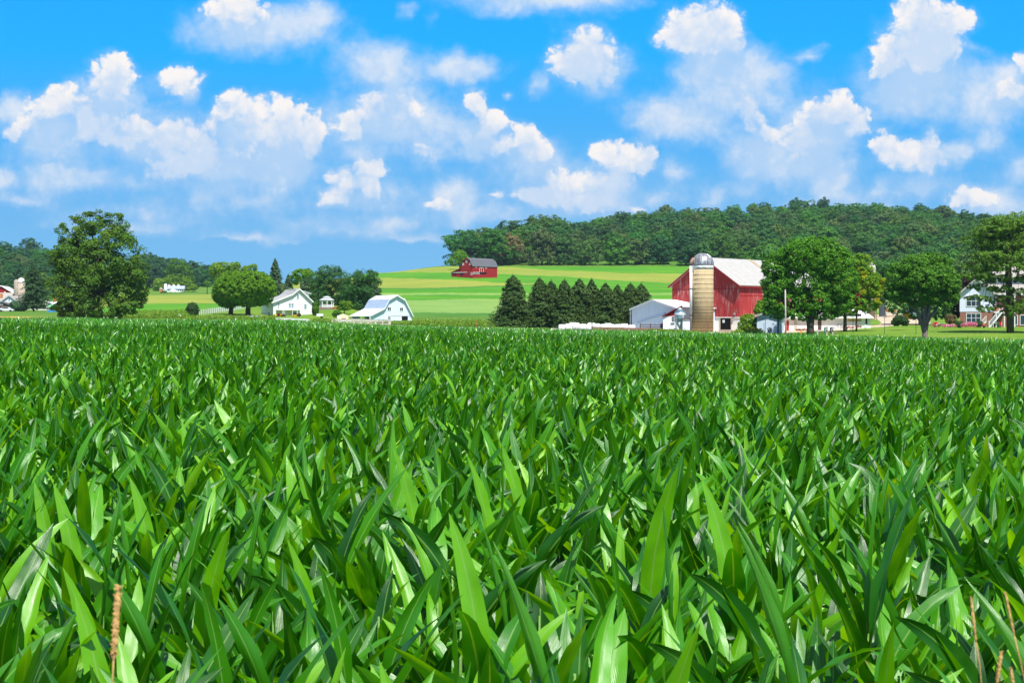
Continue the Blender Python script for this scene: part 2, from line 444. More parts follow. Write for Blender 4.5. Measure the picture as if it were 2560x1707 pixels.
# ------------------------------------------------------------------ terrain
EDGE_X = [0, 250, 400, 700, 830, 1000, 1240, 1440, 1700, 2000, 2240, 2560]
EDGE_Y = [795, 799, 802, 801.5, 810, 816, 823, 826, 832, 839, 846, 852]
EDGE_D = [252, 250, 248, 246, 242, 239, 235, 231, 224, 206, 195, 188]
COLS = {
    -500: [(258, 793), (300, 789), (340, 785), (400, 780), (450, 776), (550, 765), (650, 752), (750, 732), (900, 700), (1200, 665), (1500, 655), (2200, 690), (5000, 770), (9000, 790)],
    0:    [(258, 795), (300, 791), (340, 787), (400, 782), (450, 778), (550, 768), (650, 755), (750, 735), (900, 700), (1200, 662), (1500, 655), (2200, 690), (5000, 770), (9000, 790)],
    200:  [(256, 798), (290, 795), (340, 789), (400, 782), (450, 778), (550, 768), (650, 757), (800, 735), (950, 705), (1200, 672), (1500, 668), (2200, 710), (5000, 775), (9000, 790)],
    400:  [(254, 801), (290, 796), (340, 787), (400, 778), (470, 766), (560, 754), (680, 741), (800, 737), (900, 731), (1000, 718), (1200, 690), (1500, 690), (2200, 720), (5000, 775), (9000, 790)],
    550:  [(252, 801), (290, 797), (325, 787), (400, 772), (470, 765), (560, 754), (680, 741), (800, 735), (900, 726), (1000, 720), (1200, 712), (1500, 715), (2200, 740), (5000, 780), (9000, 790)],
    700:  [(250, 801), (285, 799), (325, 790), (360, 780), (400, 765), (470, 750), (600, 730), (750, 712), (850, 708), (1000, 715), (2200, 750), (5000, 780), (9000, 790)],
    830:  [(248, 809), (285, 802), (315, 796), (350, 772), (400, 758), (470, 745), (600, 722), (750, 700), (850, 697), (1000, 705), (2200, 745), (5000, 780), (9000, 790)],
    945:  [(246, 813), (280, 806), (310, 803), (340, 795), (380, 781), (450, 757), (550, 728), (650, 702), (730, 688), (800, 682), (850, 682), (1000, 692), (2200, 740), (5000, 780), (9000, 790)],
    1130: [(243, 819), (262, 814), (290, 805), (330, 795), (380, 781), (450, 757), (550, 727), (650, 691), (720, 674), (780, 667), (850, 664), (1000, 668), (1200, 680), (1500, 700), (2200, 740), (5000, 780), (9000, 790)],
    1400: [(238, 825), (262, 820), (300, 807), (350, 790), (420, 768), (500, 743), (600, 712), (700, 688), (800, 667), (900, 640), (1000, 618), (1200, 600), (1500, 610), (2200, 700), (5000, 780), (9000, 790)],
    1700: [(231, 831), (250, 828), (290, 813), (350, 790), (420, 765), (500, 740), (600, 712), (700, 690), (800, 667), (900, 634), (1000, 605), (1200, 570), (1500, 570), (2200, 680), (5000, 780), (9000, 790)],
    2000: [(212, 837), (225, 833), (245, 826), (280, 815), (330, 800), (400, 775), (500, 745), (600, 718), (700, 690), (800, 660), (900, 626), (1000, 595), (1200, 556), (1500, 552), (2200, 660), (5000, 780), (9000, 790)],
    2250: [(201, 844), (215, 834), (240, 822), (270, 809), (300, 790), (330, 784), (400, 765), (500, 740), (600, 710), (700, 678), (800, 648), (900, 622), (1000, 598), (1200, 560), (1500, 556), (2200, 660), (5000, 780), (9000, 790)],
    2560: [(194, 851), (215, 833), (245, 817), (280, 812), (330, 800), (400, 775), (500, 745), (600, 712), (700, 684), (800, 658), (900, 632), (1000, 612), (1200, 588), (1500, 585), (2200, 660), (5000, 780), (9000, 790)],
    3100: [(192, 853), (215, 835), (245, 819), (280, 812), (330, 800), (400, 775), (500, 745), (600, 712), (700, 684), (800, 658), (900, 632), (1000, 612), (1200, 588), (1500, 585), (2200, 660), (5000, 780), (9000, 790)],
}
CORN_H = 1.65
def edge(px):
    px = np.clip(px, 0, 2560)
    return np.interp(px, EDGE_X, EDGE_D), np.interp(px, EDGE_X, EDGE_Y)
def canopy_z(X, Y):
    """height of the crop's top surface"""
    px = CX + F * X / np.maximum(Y, 8.0)
    De, ye = edge(px)
    ze = (HY - ye) / F * De
    t = np.clip(Y / De, 0, 1.03)
    return CZ - 1.2 + (ze + 1.2) * t
_DG = np.concatenate([np.arange(180, 1000, 4.0), np.arange(1000, 2200, 25.0), np.geomspace(2200, 9000, 30)])
_PX = sorted(COLS)
_TAB = []
for p in _PX:
    d = np.array([q[0] for q in COLS[p]], float); y = np.array([q[1] for q in COLS[p]], float)
    z = np.interp(_DG, d, (HY - y) / F * d)
    kk = np.exp(-np.linspace(-2, 2, 9) ** 2); kk /= kk.sum()
    zs = np.convolve(np.pad(z, 4, mode='edge'), kk, mode='valid')
    wgt = np.clip((_DG - d[0] - 25) / 40, 0, 1)
    _TAB.append(z * (1 - wgt) + zs * wgt)
_TAB = np.array(_TAB)
def ground_z(X, Y):
    X = np.asarray(X, float); Y = np.asarray(Y, float)
    Yc = np.maximum(Y, 8.0)
    px = CX + F * X / Yc
    De, ye = edge(px)
    zc = canopy_z(X, Y) - CORN_H
    pxc = np.clip(px, _PX[0], _PX[-1])
    i = np.clip(np.searchsorted(_PX, pxc) - 1, 0, len(_PX) - 2)
    p0 = np.array(_PX)[i]; p1 = np.array(_PX)[i + 1]
    fx = (pxc - p0) / (p1 - p0)
    fx = fx * fx * (3 - 2 * fx)
    j = np.clip(np.searchsorted(_DG, Y) - 1, 0, len(_DG) - 2)
    fy = np.clip((Y - _DG[j]) / (_DG[j + 1] - _DG[j]), 0, 1)
    zt = ((_TAB[i, j] * (1 - fy) + _TAB[i, j + 1] * fy) * (1 - fx) + (_TAB[i + 1, j] * (1 - fy) + _TAB[i + 1, j + 1] * fy) * fx) + CZ
    t = np.clip((Y - De - 1.5) / 4.0, 0, 1); t = t * t * (3 - 2 * t)
    return zc * (1 - t) + zt * t
def gz(px, D): return float(ground_z(wx(px, D), D))
def G(px, D, dz=0.0): return Vector((wx(px, D), D, gz(px, D) + dz))

def field_class(px, py, D, X, Y):
    """which crop grows where; boundaries were surveyed along the strips of the contour-farmed hill"""
    De, ye = edge(px)
    n = len(px)
    c = np.full(n, 1, int)                                    # 1 meadow
    wob = 0.9 * np.sin(X * 0.21 + Y * 0.05) + 0.6 * np.sin(X * 0.53 + 1.3) + 0.5 * np.sin(X * 1.31 + Y * 0.2)
    yy = py + 0.55 * wob
    hill = (px > 840) & (D > 325) & (D < 900)
    xs = [700, 945, 1040, 1140, 1240, 1340, 1440, 1560, 1700, 2000]
    top = np.interp(px, [1200, 1240, 1400, 1560, 1710, 2000], [655, 666, 676, 682.5, 684, 686])
    b1 = np.interp(px, xs, [684, 682.5, 681, 682.5, 685, 688.5, 693.5, 702, 709, 712])
    b2 = np.interp(px, xs, [693, 694.6, 696, 700, 706, 709, 711, 712, 713, 714])
    b3 = np.interp(px, xs, [724, 719, 721, 717.5, 714, 710, 708, 706, 705, 704])
    b4 = np.interp(px, xs, [752, 752, 750, 748, 747, 746, 746, 746, 746, 746])
    b6 = np.full(n, 782.0)
    strip = lambda lo, hi: hill & (yy >= lo) & (yy < hi)
    c[strip(600, top)] = 3
    c[hill & (yy >= np.where(px > 1230, top, 600)) & (yy < b1)] = 2
    c[strip(b1, b2)] = 3
    c[strip(b2, b3)] = 2
    c[hill & (yy >= np.maximum(b3, b2)) & (yy < b4)] = 3
    c[hill & (yy >= b3) & (yy < b3 + 3.0) & (b3 > b2)] = 5
    c[hill & (np.abs(yy - 735) < 2.2)] = 4
    c[strip(b4, b6)] = 4
    c[strip(b6, 789)] = 5
    c[hill & (D > 800) & (px > 1050)] = 1
    left = (px < 620) & (px > 230)
    c[left & (D > 520) & (D < 780)] = 2
    c[left & (D > 395) & (D <= 520)] = 3
    c[(px > 600) & (px < 840) & (D > 420) & (D < 780)] = 2
    c[(px > 440) & (px < 905) & (D > 280) & (D <= 395) & (D > De + 5)] = 6        # yard lawns
    c[(px > 1850) & (D > De + 3) & (D < 300)] = 6
    c[(px < 205) & (D > De + 3) & (D < 300)] = 7                                   # ripe stubble strip
    c[(px > 150) & (px < 385) & (D > 296) & (D < 303)] = 8
    c[(px >= 700) & (px < 905) & (D > 283) & (D < 296)] = 8
    c[(px > 840) & (px < 1720) & (D > De + 6.5) & (D < De + 12)] = 8               # lane along the crop
    c[(px > 1380) & (px < 1700) & (D > De + 3) & (D < 262)] = 8
    low = np.interp(px, [1850, 1903, 2017, 2112, 2210, 2267, 2330], [836, 835, 830, 824.6, 816.6, 813, 809])
    drv = (px > 1720) & (px < 2325) & (yy < low) & (D < 325)
    isl = ((px - 2182) / 21.0) ** 2 + ((yy - 806) / 8.0) ** 2 < 1
    c[drv & ~isl] = 9
    c[(px > 1720) & (px < 1850) & (D > De + 3) & (D < 300)] = 9
    c[(px > 2180) & (px < 2245) & (D > 325) & (D < 345)] = 6
    c[D <= De + 2.5] = 0
    return c
FIELDS = {
    0: ('soil', grassmat('soil', (0.085, 0.052, 0.030), (0.16, 0.105, 0.06), 1.5)),
    1: ('meadow', grassmat('meadow', (0.055, 0.155, 0.018), (0.13, 0.26, 0.03), 0.05, (0.17, 0.25, 0.04))),
    2: ('hay_field', grassmat('hay_field', (0.22, 0.29, 0.040), (0.33, 0.36, 0.060), 0.02, (0.19, 0.30, 0.038), stripe=(0.25, 1.0, 1.1, 0.06))),
    3: ('green_field', grassmat('green_field', (0.058, 0.235, 0.014), (0.105, 0.315, 0.022), 0.03, (0.14, 0.34, 0.02), stripe=(0.1, 1.0, 0.9, 0.08))),
    4: ('pale_field', grassmat('pale_field', (0.16, 0.32, 0.065), (0.25, 0.38, 0.095), 0.03, (0.29, 0.39, 0.09), stripe=(-0.1, 1.0, 0.8, 0.05))),
    5: ('tall_grass', grassmat('tall_grass', (0.05, 0.17, 0.025), (0.10, 0.25, 0.04), 0.1)),
    6: ('lawn', grassmat('lawn', (0.09, 0.22, 0.018), (0.17, 0.29, 0.030), 0.12, (0.22, 0.30, 0.04))),
    7: ('stubble_field', grassmat('stubble_field', (0.48, 0.31, 0.07), (0.60, 0.42, 0.11), 0.2)),
    8: ('road', grassmat('road', (0.44, 0.39, 0.32), (0.56, 0.51, 0.44), 0.4)),
    9: ('driveway', grassmat('driveway', (0.50, 0.39, 0.27), (0.62, 0.50, 0.37), 0.3)),
}
def build_terrain():
    us = np.concatenate([np.linspace(-1.3, -0.46, 24), np.linspace(-0.45, 0.45, 560), np.linspace(0.46, 1.3, 24)])
    Ds = np.concatenate([np.arange(-60, 175, 5.0), np.arange(176, 300, 1.0), np.arange(300, 830, 1.8), np.arange(832, 1300, 12.0), np.geomspace(1310, 3200, 30)])
    U, D = np.meshgrid(us, Ds)
    X = U * (np.maximum(D, 0) + np.where(D < 100, 40, 40 * np.clip((300 - D) / 200, 0, 1)))
    Z = ground_z(X, D)
    nr, nc = X.shape
    V = np.stack([X.ravel(), D.ravel(), Z.ravel()], 1)
    idx = np.arange(nr * nc).reshape(nr, nc)
    Q = np.stack([idx[:-1, :-1].ravel(), idx[:-1, 1:].ravel(), idx[1:, 1:].ravel(), idx[1:, :-1].ravel()], 1)
    cen = V[Q].mean(1)
    Dm = np.maximum(cen[:, 1], 5)
    px = CX + F * cen[:, 0] / Dm; py = HY - F * (cen[:, 2] - CZ) / Dm
    cl = field_class(px, py, cen[:, 1], cen[:, 0], cen[:, 1])
    for k, (nm, mt) in FIELDS.items():
        q = Q[cl == k]
        if len(q) == 0: continue
        uq, inv = np.unique(q.ravel(), return_inverse=True)
        me = np_mesh(nm, V[uq], inv.reshape(-1, 4), True)
        tag(link_mesh(nm, me, mt), kind='structure')
build_terrain()
# ------------------------------------------------------------------ corn
def corn_mat():
    m, t = new_mat('corn_leaf')
    uvn = t.n('ShaderNodeUVMap').outputs[0]
    s = t.n('ShaderNodeSeparateXYZ'); t.put(s.inputs[0], uvn)
    u = t.math('FRACT', s.outputs[0]); v = t.math('FRACT', s.outputs[1])
    rnd = t.math('MULTIPLY', t.math('FLOOR', s.outputs[0]), 0.01)           # a number of its own for every leaf
    c = t.ramp(rnd, [(0.0, (0.005, 0.075, 0.0005)), (0.40, (0.030, 0.205, 0.0007)), (0.75, (0.085, 0.345, 0.001)), (0.92, (0.17, 0.47, 0.002)), (1.0, (0.26, 0.55, 0.005))])
    mid = t.math('SUBTRACT', 1.0, t.smooth(t.math('ABSOLUTE', t.math('SUBTRACT', u, 0.5)), 0.02, 0.055))
    vein = t.math('SINE', t.math('MULTIPLY', u, 120.0))
    c = t.mix(t.math('MULTIPLY_ADD', vein, 0.03, 0.03), c, (0.09, 0.30, 0.03, 1))
    c = t.mix(t.math('MULTIPLY', mid, 0.62), c, (0.26, 0.46, 0.10, 1))
    tipm = t.math('MULTIPLY', t.smooth(v, 0.90, 1.0), t.math('GREATER_THAN', rnd, 0.93))
    c = t.mix(tipm, c, (0.30, 0.34, 0.06, 1))
    pos = t.n('ShaderNodeNewGeometry').outputs['Position']
    blot = t.noise(pos, 5.0, 3.0)
    c = t.mix(t.math('MULTIPLY', t.smooth(blot, 0.5, 0.75), 0.35), c, (0.075, 0.24, 0.02, 1))
    rough = t.math('MULTIPLY_ADD', t.noise(pos, 9.0, 2.0), 0.20, 0.24)
    p = t.n('ShaderNodeBsdfPrincipled')
    t.put(p.inputs['Base Color'], c); t.put(p.inputs['Roughness'], rough)
    p.inputs['Specular IOR Level'].default_value = 0.75
    t.put(p.inputs['Normal'], bump(t, t.math('ADD', t.math('MULTIPLY', vein, 0.15), t.math('MULTIPLY', blot, 2.0)), 0.35, 0.006))
    tr = t.n('ShaderNodeBsdfTranslucent')
    t.put(tr.inputs[0], t.mix(1.0, c, (2.6, 2.0, 0.15, 1), 'MULTIPLY'))
    ms = t.n('ShaderNodeMixShader'); ms.inputs[0].default_value = 0.30
    t.put(ms.inputs[1], p.outputs[0]); t.put(ms.inputs[2], tr.outputs[0])
    return finish(m, t, ms.outputs[0])
CORN_LEAF = corn_mat()
CORN_STALK = simple('corn_stalk', (0.12, 0.27, 0.04), 0.5, 0.4, 0.2, 8.0)

def corn_leaves(base, az, L, wd, th0, bend, twist, seg, across=3, rs=None):
    """arrays of leaves (n): strips that leave the stalk at angle th0 from upright and arch by bend"""
    n = len(L)
    s = np.linspace(0, 1, seg + 1)
    # arch: the angle grows towards the tip
    th = th0[:, None] + bend[:, None] * s[None, :] ** 2.0
    ds = L[:, None] / seg
    r = np.concatenate([np.zeros((n, 1)), np.cumsum(np.sin((th[:, 1:] + th[:, :-1]) / 2) * ds, 1)], 1)
    z = np.concatenate([np.zeros((n, 1)), np.cumsum(np.cos((th[:, 1:] + th[:, :-1]) / 2) * ds, 1)], 1)
    side = (rs.normal(0, 0.17, n) * L)[:, None] * s[None, :] ** 2
    ca, sa = np.cos(az)[:, None], np.sin(az)[:, None]
    C = np.stack([base[:, 0:1] + r * ca - side * sa, base[:, 1:2] + r * sa + side * ca, base[:, 2:3] + z], -1)
    T = np.stack([np.sin(th) * ca, np.sin(th) * sa, np.cos(th)], -1)
    S = np.stack([-sa + 0 * th, ca + 0 * th, 0 * th], -1)
    N = np.cross(T, S)
    tw = twist[:, None] * s[None, :]
    S2 = S * np.cos(tw)[..., None] + N * np.sin(tw)[..., None]
    N2 = np.cross(T, S2)
    prof = (s + 0.10) ** 0.55 * np.clip(1 - s, 0, 1) ** 0.80; prof = prof / prof.max()
    hw = wd[:, None] / 2 * prof[None, :]
    pts = []
    uu = np.linspace(-1, 1, across)
    wave = 0.22 * np.sin(s[None, :] * 17 + rs.uniform(0, 6, n)[:, None])
    for a in uu:
        lift = (0.50 * abs(a) * (1 - 0.6 * s)[None, :] + wave * abs(a) * np.sign(a))
        pts.append(C + S2 * (a * hw)[..., None] - N2 * (-lift * hw)[..., None])
    P = np.stack(pts, 2)                         # n, seg+1, across, 3
    V = P.reshape(-1, 3)
    lid = np.floor(rs.uniform(0, 1, n) * 100)
    UV = np.zeros((n, seg + 1, across, 2))
    UV[..., 0] = lid[:, None, None] + np.linspace(0.02, 0.98, across)[None, None, :]
    UV[..., 1] = np.clip(s, 0.005, 0.995)[None, :, None]
    b = (np.arange(n) * (seg + 1) * across)[:, None, None]
    i = (np.arange(seg) * across)[None, :, None]; j = np.arange(across - 1)[None, None, :]
    q0 = b + i + j
    Q = np.stack([q0, q0 + 1, q0 + 1 + across, q0 + across], -1).reshape(-1, 4)
    return V, Q, UV.reshape(-1, 2)

def corn_params(X, Y, Z, nleaf, rs, big=1.0):
    """leaf parameters of plants at X, Y, Z: two ranks of leaves, the upper ones upright"""
    n = len(X)
    pa = rs.uniform(0, math.pi, n)
    H = CORN_H * rs.normal(1.0, 0.05, n)
    out = []
    k = np.arange(nleaf)
    f = k / max(1, nleaf - 1)                      # 0 low leaf .. 1 top whorl
    hz = (0.20 + 0.50 * f[None, :]) * H[:, None] + rs.normal(0, 0.03, (n, nleaf))
    az = pa[:, None] + math.pi * (k % 2)[None, :] + rs.normal(0, 0.38, (n, nleaf))
    # the breeze turns blades down-wind
    dx = np.cos(az) + 0.34; dy = np.sin(az) - 0.10
    az = np.arctan2(dy, dx)
    L = (0.51 + 0.21 * np.sin(np.pi * (0.15 + 0.7 * f)))[None, :] * rs.normal(1, 0.10, (n, nleaf)) * big
    wd = (0.072 + 0.034 * np.sin(np.pi * (0.2 + 0.6 * f)))[None, :] * rs.normal(1, 0.12, (n, nleaf)) * big
    th0 = np.radians(58 - 38 * f)[None, :] + rs.normal(0, 0.20, (n, nleaf))
    bend = np.radians(85 - 52 * f)[None, :] * rs.uniform(-0.1, 1.5, (n, nleaf))
    tw = rs.normal(0, 0.95, (n, nleaf))
    base = np.stack([np.repeat(X, nleaf), np.repeat(Y, nleaf), (Z[:, None] + hz).ravel()], 1)
    return base, az.ravel(), L.ravel(), wd.ravel(), np.clip(th0, 0.05, 1.4).ravel(), bend.ravel(), tw.ravel()

# rows run away from the camera at a slant
def rows(ymin, ymax, rowgap, step, rs, margin):
    a = math.radians(58)
    r = ymax * 0.75 + 20
    nr = int(2 * r / rowgap); ns = int(2 * r / step)
    out = []
    ii = (np.arange(nr) - nr / 2) * rowgap
    jj = (np.arange(ns) - ns / 2) * step
    I, J = np.meshgrid(ii, jj)
    I = I + rs.normal(0, 0.05, I.shape); J = J + rs.normal(0, step * 0.25, J.shape)
    X = I * math.cos(a) - J * math.sin(a); Y = I * math.sin(a) + J * math.cos(a) + ymax / 2
    ok = (Y >= ymin) & (Y < ymax) & (np.abs(X) < Y * 0.36 + margin)
    De, _ = edge(CX + F * X / np.maximum(Y, 8))
    ok &= Y < De
    return X[ok], Y[ok]

rs = np.random.default_rng(5)
NX, NY = rows(3.9, 12.6, 0.74, 0.17, rs, 3.5)
order = np.argsort(NY + 0.15 * np.abs(NX) + 100.0 * (np.abs(NX) > NY * 0.36 + 0.35))
NX, NY = NX[order], NY[order]
NIND = 300
SX, SY = NX[:NIND], NY[:NIND]
# a dozen plants, each a stalk and its blades, then copies turned and scaled
variants = []
CORN_LABEL = 'tall green corn plant with arching blades in the nearest rows of the field'
for k in range(14):
    r2 = np.random.default_rng(100 + k)
    V, Q, UV = corn_leaves(*corn_params(np.zeros(1), np.zeros(1), np.zeros(1), 11, r2), 10, 5, r2)
    lm = np_mesh('foliage', V, Q, True, UV)
    lm.materials.append(CORN_LEAF)
    mb = MB(); mb.tube([(0, 0, -0.1), (0.01, 0, 0.5), (0, 0.01, 1.0), (0.0, 0.0, 1.32)], [0.016, 0.014, 0.011, 0.006], 7)
    so = mb.build('stalk', CORN_STALK, None, True)
    sm = so.data
    bpy.data.objects.remove(so)
    variants.append((sm, lm))
for i in range(NIND):
    sm, lm = variants[i % 14]
    z = float(ground_z(SX[i], SY[i]))
    o = thing('corn_plant', CORN_LABEL, 'corn plant', (SX[i], SY[i], z), rs.uniform(-0.5, 0.5) + (math.pi if rs.random() < 0.4 else 0), 'corn plants in the nearest rows of the field')
    sc = rs.normal(1.0, 0.05)
    o.scale = (sc, sc, sc * rs.normal(1, 0.03))
    link_mesh('stalk', sm, None, o); link_mesh('foliage', lm, None, o)

Vs, Qs, UVs = [], [], []
off = 0
def push(V, Q, UV):
    global off
    Vs.append(V.astype(np.float32)); Qs.append((Q + off).astype(np.int32)); UVs.append(UV.astype(np.float32)); off += len(V)
def crop(X, Y, nleaf, seg, across, big, rs, zoff=0.0):
    Z = ground_z(X, Y) + zoff + 0.10 * np.sin(X * 0.31 + Y * 0.13) * np.clip(Y / 60, 0, 1) + rs.normal(0, 0.05, len(X))
    push(*corn_leaves(*corn_params(X, Y, Z, nleaf, rs, big), seg, across, rs))
crop(NX[NIND:], NY[NIND:], 11, 8, 5, 1.0, rs)
X, Y = rows(12.6, 32, 0.74, 0.17, rs, 4.0); crop(X, Y, 10, 6, 3, 1.0, rs)
X, Y = rows(32, 70, 0.74, 0.19, rs, 5.0); crop(X, Y, 8, 4, 3, 1.05, rs)
X, Y = rows(70, 130, 0.80, 0.30, rs, 8.0); crop(X, Y, 6, 3, 3, 1.25, rs, 0.02)
X, Y = rows(130, 256, 1.0, 0.42, rs, 14.0); crop(X, Y, 5, 3, 2, 1.6, rs, -0.12)
me = np_mesh('corn_crop', np.concatenate(Vs), np.concatenate(Qs), True, np.concatenate(UVs))
tag(link_mesh('corn_crop', me, CORN_LEAF), 'green corn crop filling the field behind the nearest rows', 'corn crop', kind='stuff')
print('corn faces', len(me.polygons))
del Vs, Qs, UVs
# ------------------------------------------------------------------ trees and shrubs
BARK = simple('bark', (0.085, 0.066, 0.05), 0.9, 0.1, 0.35, 4.0)
BARK_PALE = simple('bark_pale', (0.22, 0.18, 0.145), 0.9, 0.1, 0.35, 5.0)
GREEN = leafmat('leaf_green', (0.095, 0.225, 0.016), 0.34, 0.45)
GREEN_BIG = leafmat('leaf_big', (0.072, 0.172, 0.009), 0.16, 0.5, (0.115, 0.215, 0.009))
GREEN_BRIGHT = leafmat('leaf_bright', (0.14, 0.31, 0.012), 0.36, 0.45)
GREEN_LIME = leafmat('leaf_lime', (0.165, 0.32, 0.014), 0.38, 0.4, (0.25, 0.36, 0.02))
MAPLE_DEEP = leafmat('leaf_deep', (0.095, 0.255, 0.016), 0.32, 0.5)
MAPLE = leafmat('leaf_maple', (0.1, 0.285, 0.014), 0.36, 0.5)
YELLOWISH = leafmat('leaf_yellowish', (0.16, 0.32, 0.01), 0.36, 0.45, (0.50, 0.45, 0.012))
SPRUCE = leafmat('leaf_spruce', (0.055, 0.115, 0.022), 0.12, 0.5, (0.075, 0.130, 0.022))
SPRUCE_BLUE = leafmat('leaf_blue_spruce', (0.085, 0.165, 0.075), 0.15, 0.4)
PINE = leafmat('leaf_pine', (0.048, 0.155, 0.028), 0.22, 0.5)
PINE_YEL = leafmat('leaf_pine_light', (0.120, 0.250, 0.018), 0.22, 0.5)
PURPLE = leafmat('leaf_purple', (0.034, 0.016, 0.026), 0.2, 0.5, tcol=(1.6, 0.8, 0.9, 1))
REDLEAF = leafmat('leaf_red', (0.23, 0.022, 0.030), 0.3, 0.5, tcol=(1.5, 0.9, 0.9, 1))
BROWNISH = leafmat('leaf_brownish', (0.17, 0.125, 0.050), 0.25, 0.4)
DARKBUSH = leafmat('leaf_dark_bush', (0.045, 0.11, 0.022), 0.15, 0.5)
FOREST = leafmat('leaf_forest', (0.05, 0.12, 0.02), 0.12, 0.40, use_obj=True)

def leaf_quads(C, N, size, asp, rs):
    n = len(C)
    N = N / np.maximum(np.linalg.norm(N, axis=1, keepdims=True), 1e-6)
    R = rs.normal(0, 1, (n, 3))
    T = np.cross(N, R); T /= np.maximum(np.linalg.norm(T, axis=1, keepdims=True), 1e-6)
    B = np.cross(N, T)
    l = (size * rs.uniform(0.6, 1.3, n))[:, None]
    V = np.stack([C - T * l * 0.5, C + B * l * asp * 0.5 - N * l * 0.12, C + T * l * 0.5, C - B * l * asp * 0.5 - N * l * 0.12], 1).reshape(-1, 3)
    Q = np.arange(4 * n).reshape(-1, 4)
    return V, Q
def crown(lobes, n, size, rs, clump=9, spread=0.30, asp=0.7, inner=0.70, up=0.35, jit=0.55):
    """leaves on small domed clumps, the clumps spread over lobes (cx, cy, cz, rx, ry, rz)"""
    L = np.array(lobes, float)
    a = (L[:, 3] * L[:, 4] * L[:, 5]) ** (2 / 3.0)
    nc = max(3, n // clump)
    li = rs.choice(len(L), nc, p=a / a.sum())
    d = rs.normal(0, 1, (nc, 3)); d /= np.linalg.norm(d, axis=1, keepdims=True)
    rad = inner + (1.02 - inner) * rs.uniform(0, 1, nc) ** 0.5
    cc = L[li, :3] + d * L[li, 3:] * rad[:, None]
    lm = L[li, 3:].min(1)
    R = np.clip(spread * lm, 0.12, 1.35) * rs.uniform(0.55, 1.25, nc)
    m = clump
    e = rs.normal(0, 1, (nc * m, 3)) + np.repeat(d, m, 0) * 0.9 + np.array([0, 0, 0.5])
    e /= np.linalg.norm(e, axis=1, keepdims=True)
    P = np.repeat(cc, m, 0) + e * np.array([1.0, 1.0, 0.8]) * np.repeat(R, m)[:, None] * rs.uniform(0.55, 1.12, nc * m)[:, None]
    Nn = e * 0.9 + np.repeat(d, m, 0) * 0.3 + rs.normal(0, jit, (nc * m, 3)) + np.array([0, 0, up])
    return leaf_quads(P, Nn, size, asp, rs)
def limb(mb, a, b, r0, r1, rs, bend=0.12, seg=5, n=7):
    a, b = np.array(a, float), np.array(b, float)
    L = np.linalg.norm(b - a)
    pts = [a + (b - a) * t + rs.normal(0, 1, 3) * L * bend * math.sin(math.pi * t) * 0.4 + np.array([0, 0, L * 0.06 * math.sin(math.pi * t)]) for t in np.linspace(0, 1, seg)]
    mb.tube(pts, [r0 + (r1 - r0) * t for t in np.linspace(0, 1, seg)], n)
def tree_px(name, label, cat, tpx, D, lobes_px, n, size, mat, tr, group=None, bark=BARK, seed=0, fork=None, depth=1.0, limbs=True, clump=9, up=0.35, base_dz=-0.15, asp=0.7, trunk_top=None, inner=0.70, spread=0.30):
    """tree whose crown lobes were measured as (px, py, rx, ry) at depth D"""
    rs = np.random.default_rng(seed + 1000)
    root = thing(name, label, cat, G(tpx, D), 0, group)
    bz = gz(tpx, D); s = D / F
    lobes = []
    for (x, y, rx, ry) in lobes_px:
        X = wx(x, D) - wx(tpx, D); Z = wz(y, D) - bz
        rx_, rz_ = rx * s, ry * s
        lobes.append((X, rs.uniform(-0.35, 0.35) * rx_ * depth, Z, rx_, max(rx_, rz_) * depth, rz_))
    V, Q = crown(lobes, n, size, rs, clump=clump, up=up, asp=asp, inner=inner, spread=spread)
    V[:, 2] = np.maximum(V[:, 2], 0.02)
    link_mesh('crown', np_mesh('crown', V, Q), mat, root)
    mb = MB()
    zc = min(l[2] - l[5] * 0.4 for l in lobes)
    zt = trunk_top if trunk_top else max(zc, 0.25 * max(l[2] for l in lobes))
    top = np.array([0, 0, zt])
    if fork:
        for (fx, fz) in fork:
            limb(mb, (0, 0, base_dz), (fx * s, rs.uniform(-.3, .3), fz), tr * 0.8, tr * 0.5, rs, 0.03) if tr > 0.5 else limb(mb, (fx * s * 0.15, 0, 2.2), (fx * s, rs.uniform(-.3, .3), fz + 0.9), tr * 0.55, tr * 0.30, rs, 0.03)
    limb(mb, (0, 0, base_dz), top, tr * 1.15, tr * 0.75, rs, 0.03, 5, 9)
    if limbs:
        for l in lobes:
            limb(mb, top * 0.97, (l[0], l[1], max(l[2] - 0.1 * l[5], zt * 0.8)), tr * 0.5, tr * 0.08, rs)
            for q in range(2):
                dd = rs.normal(0, 1, 3); dd /= np.linalg.norm(dd)
                limb(mb, (l[0], l[1], max(l[2] - 0.1 * l[5], zt * 0.8)), (l[0] + dd[0] * l[3] * .8, l[1] + dd[1] * l[4] * .8, l[2] + dd[2] * l[5] * .8), tr * 0.10, tr * 0.03, rs, 0.15, 4, 5)
    mb.build('trunk', bark, root, True)
    return root
def shrub_px(name, label, D, lobes_px, n, size, mat, group=None, seed=0, cat='shrub', inner=0.6, at=None):
    rs = np.random.default_rng(seed + 5000)
    cx = at if at else sum(l[0] for l in lobes_px) / len(lobes_px)
    root_z = gz(cx, D); s = D / F
    lobes = [(wx(x, D) - wx(cx, D), rs.uniform(-.2, .2) * rx * s, wz(y, D) - root_z, rx * s, rx * s, ry * s) for (x, y, rx, ry) in lobes_px]
    V, Q = crown(lobes, n, size, rs, clump=7, inner=inner, up=0.4)
    V[:, 2] = np.maximum(V[:, 2], -0.05)
    me = np_mesh(name, V, Q); me.materials.append(mat)
    o = link_mesh(name, me)
    o.location = G(cx, D)
    return tag(o, label, cat, group)
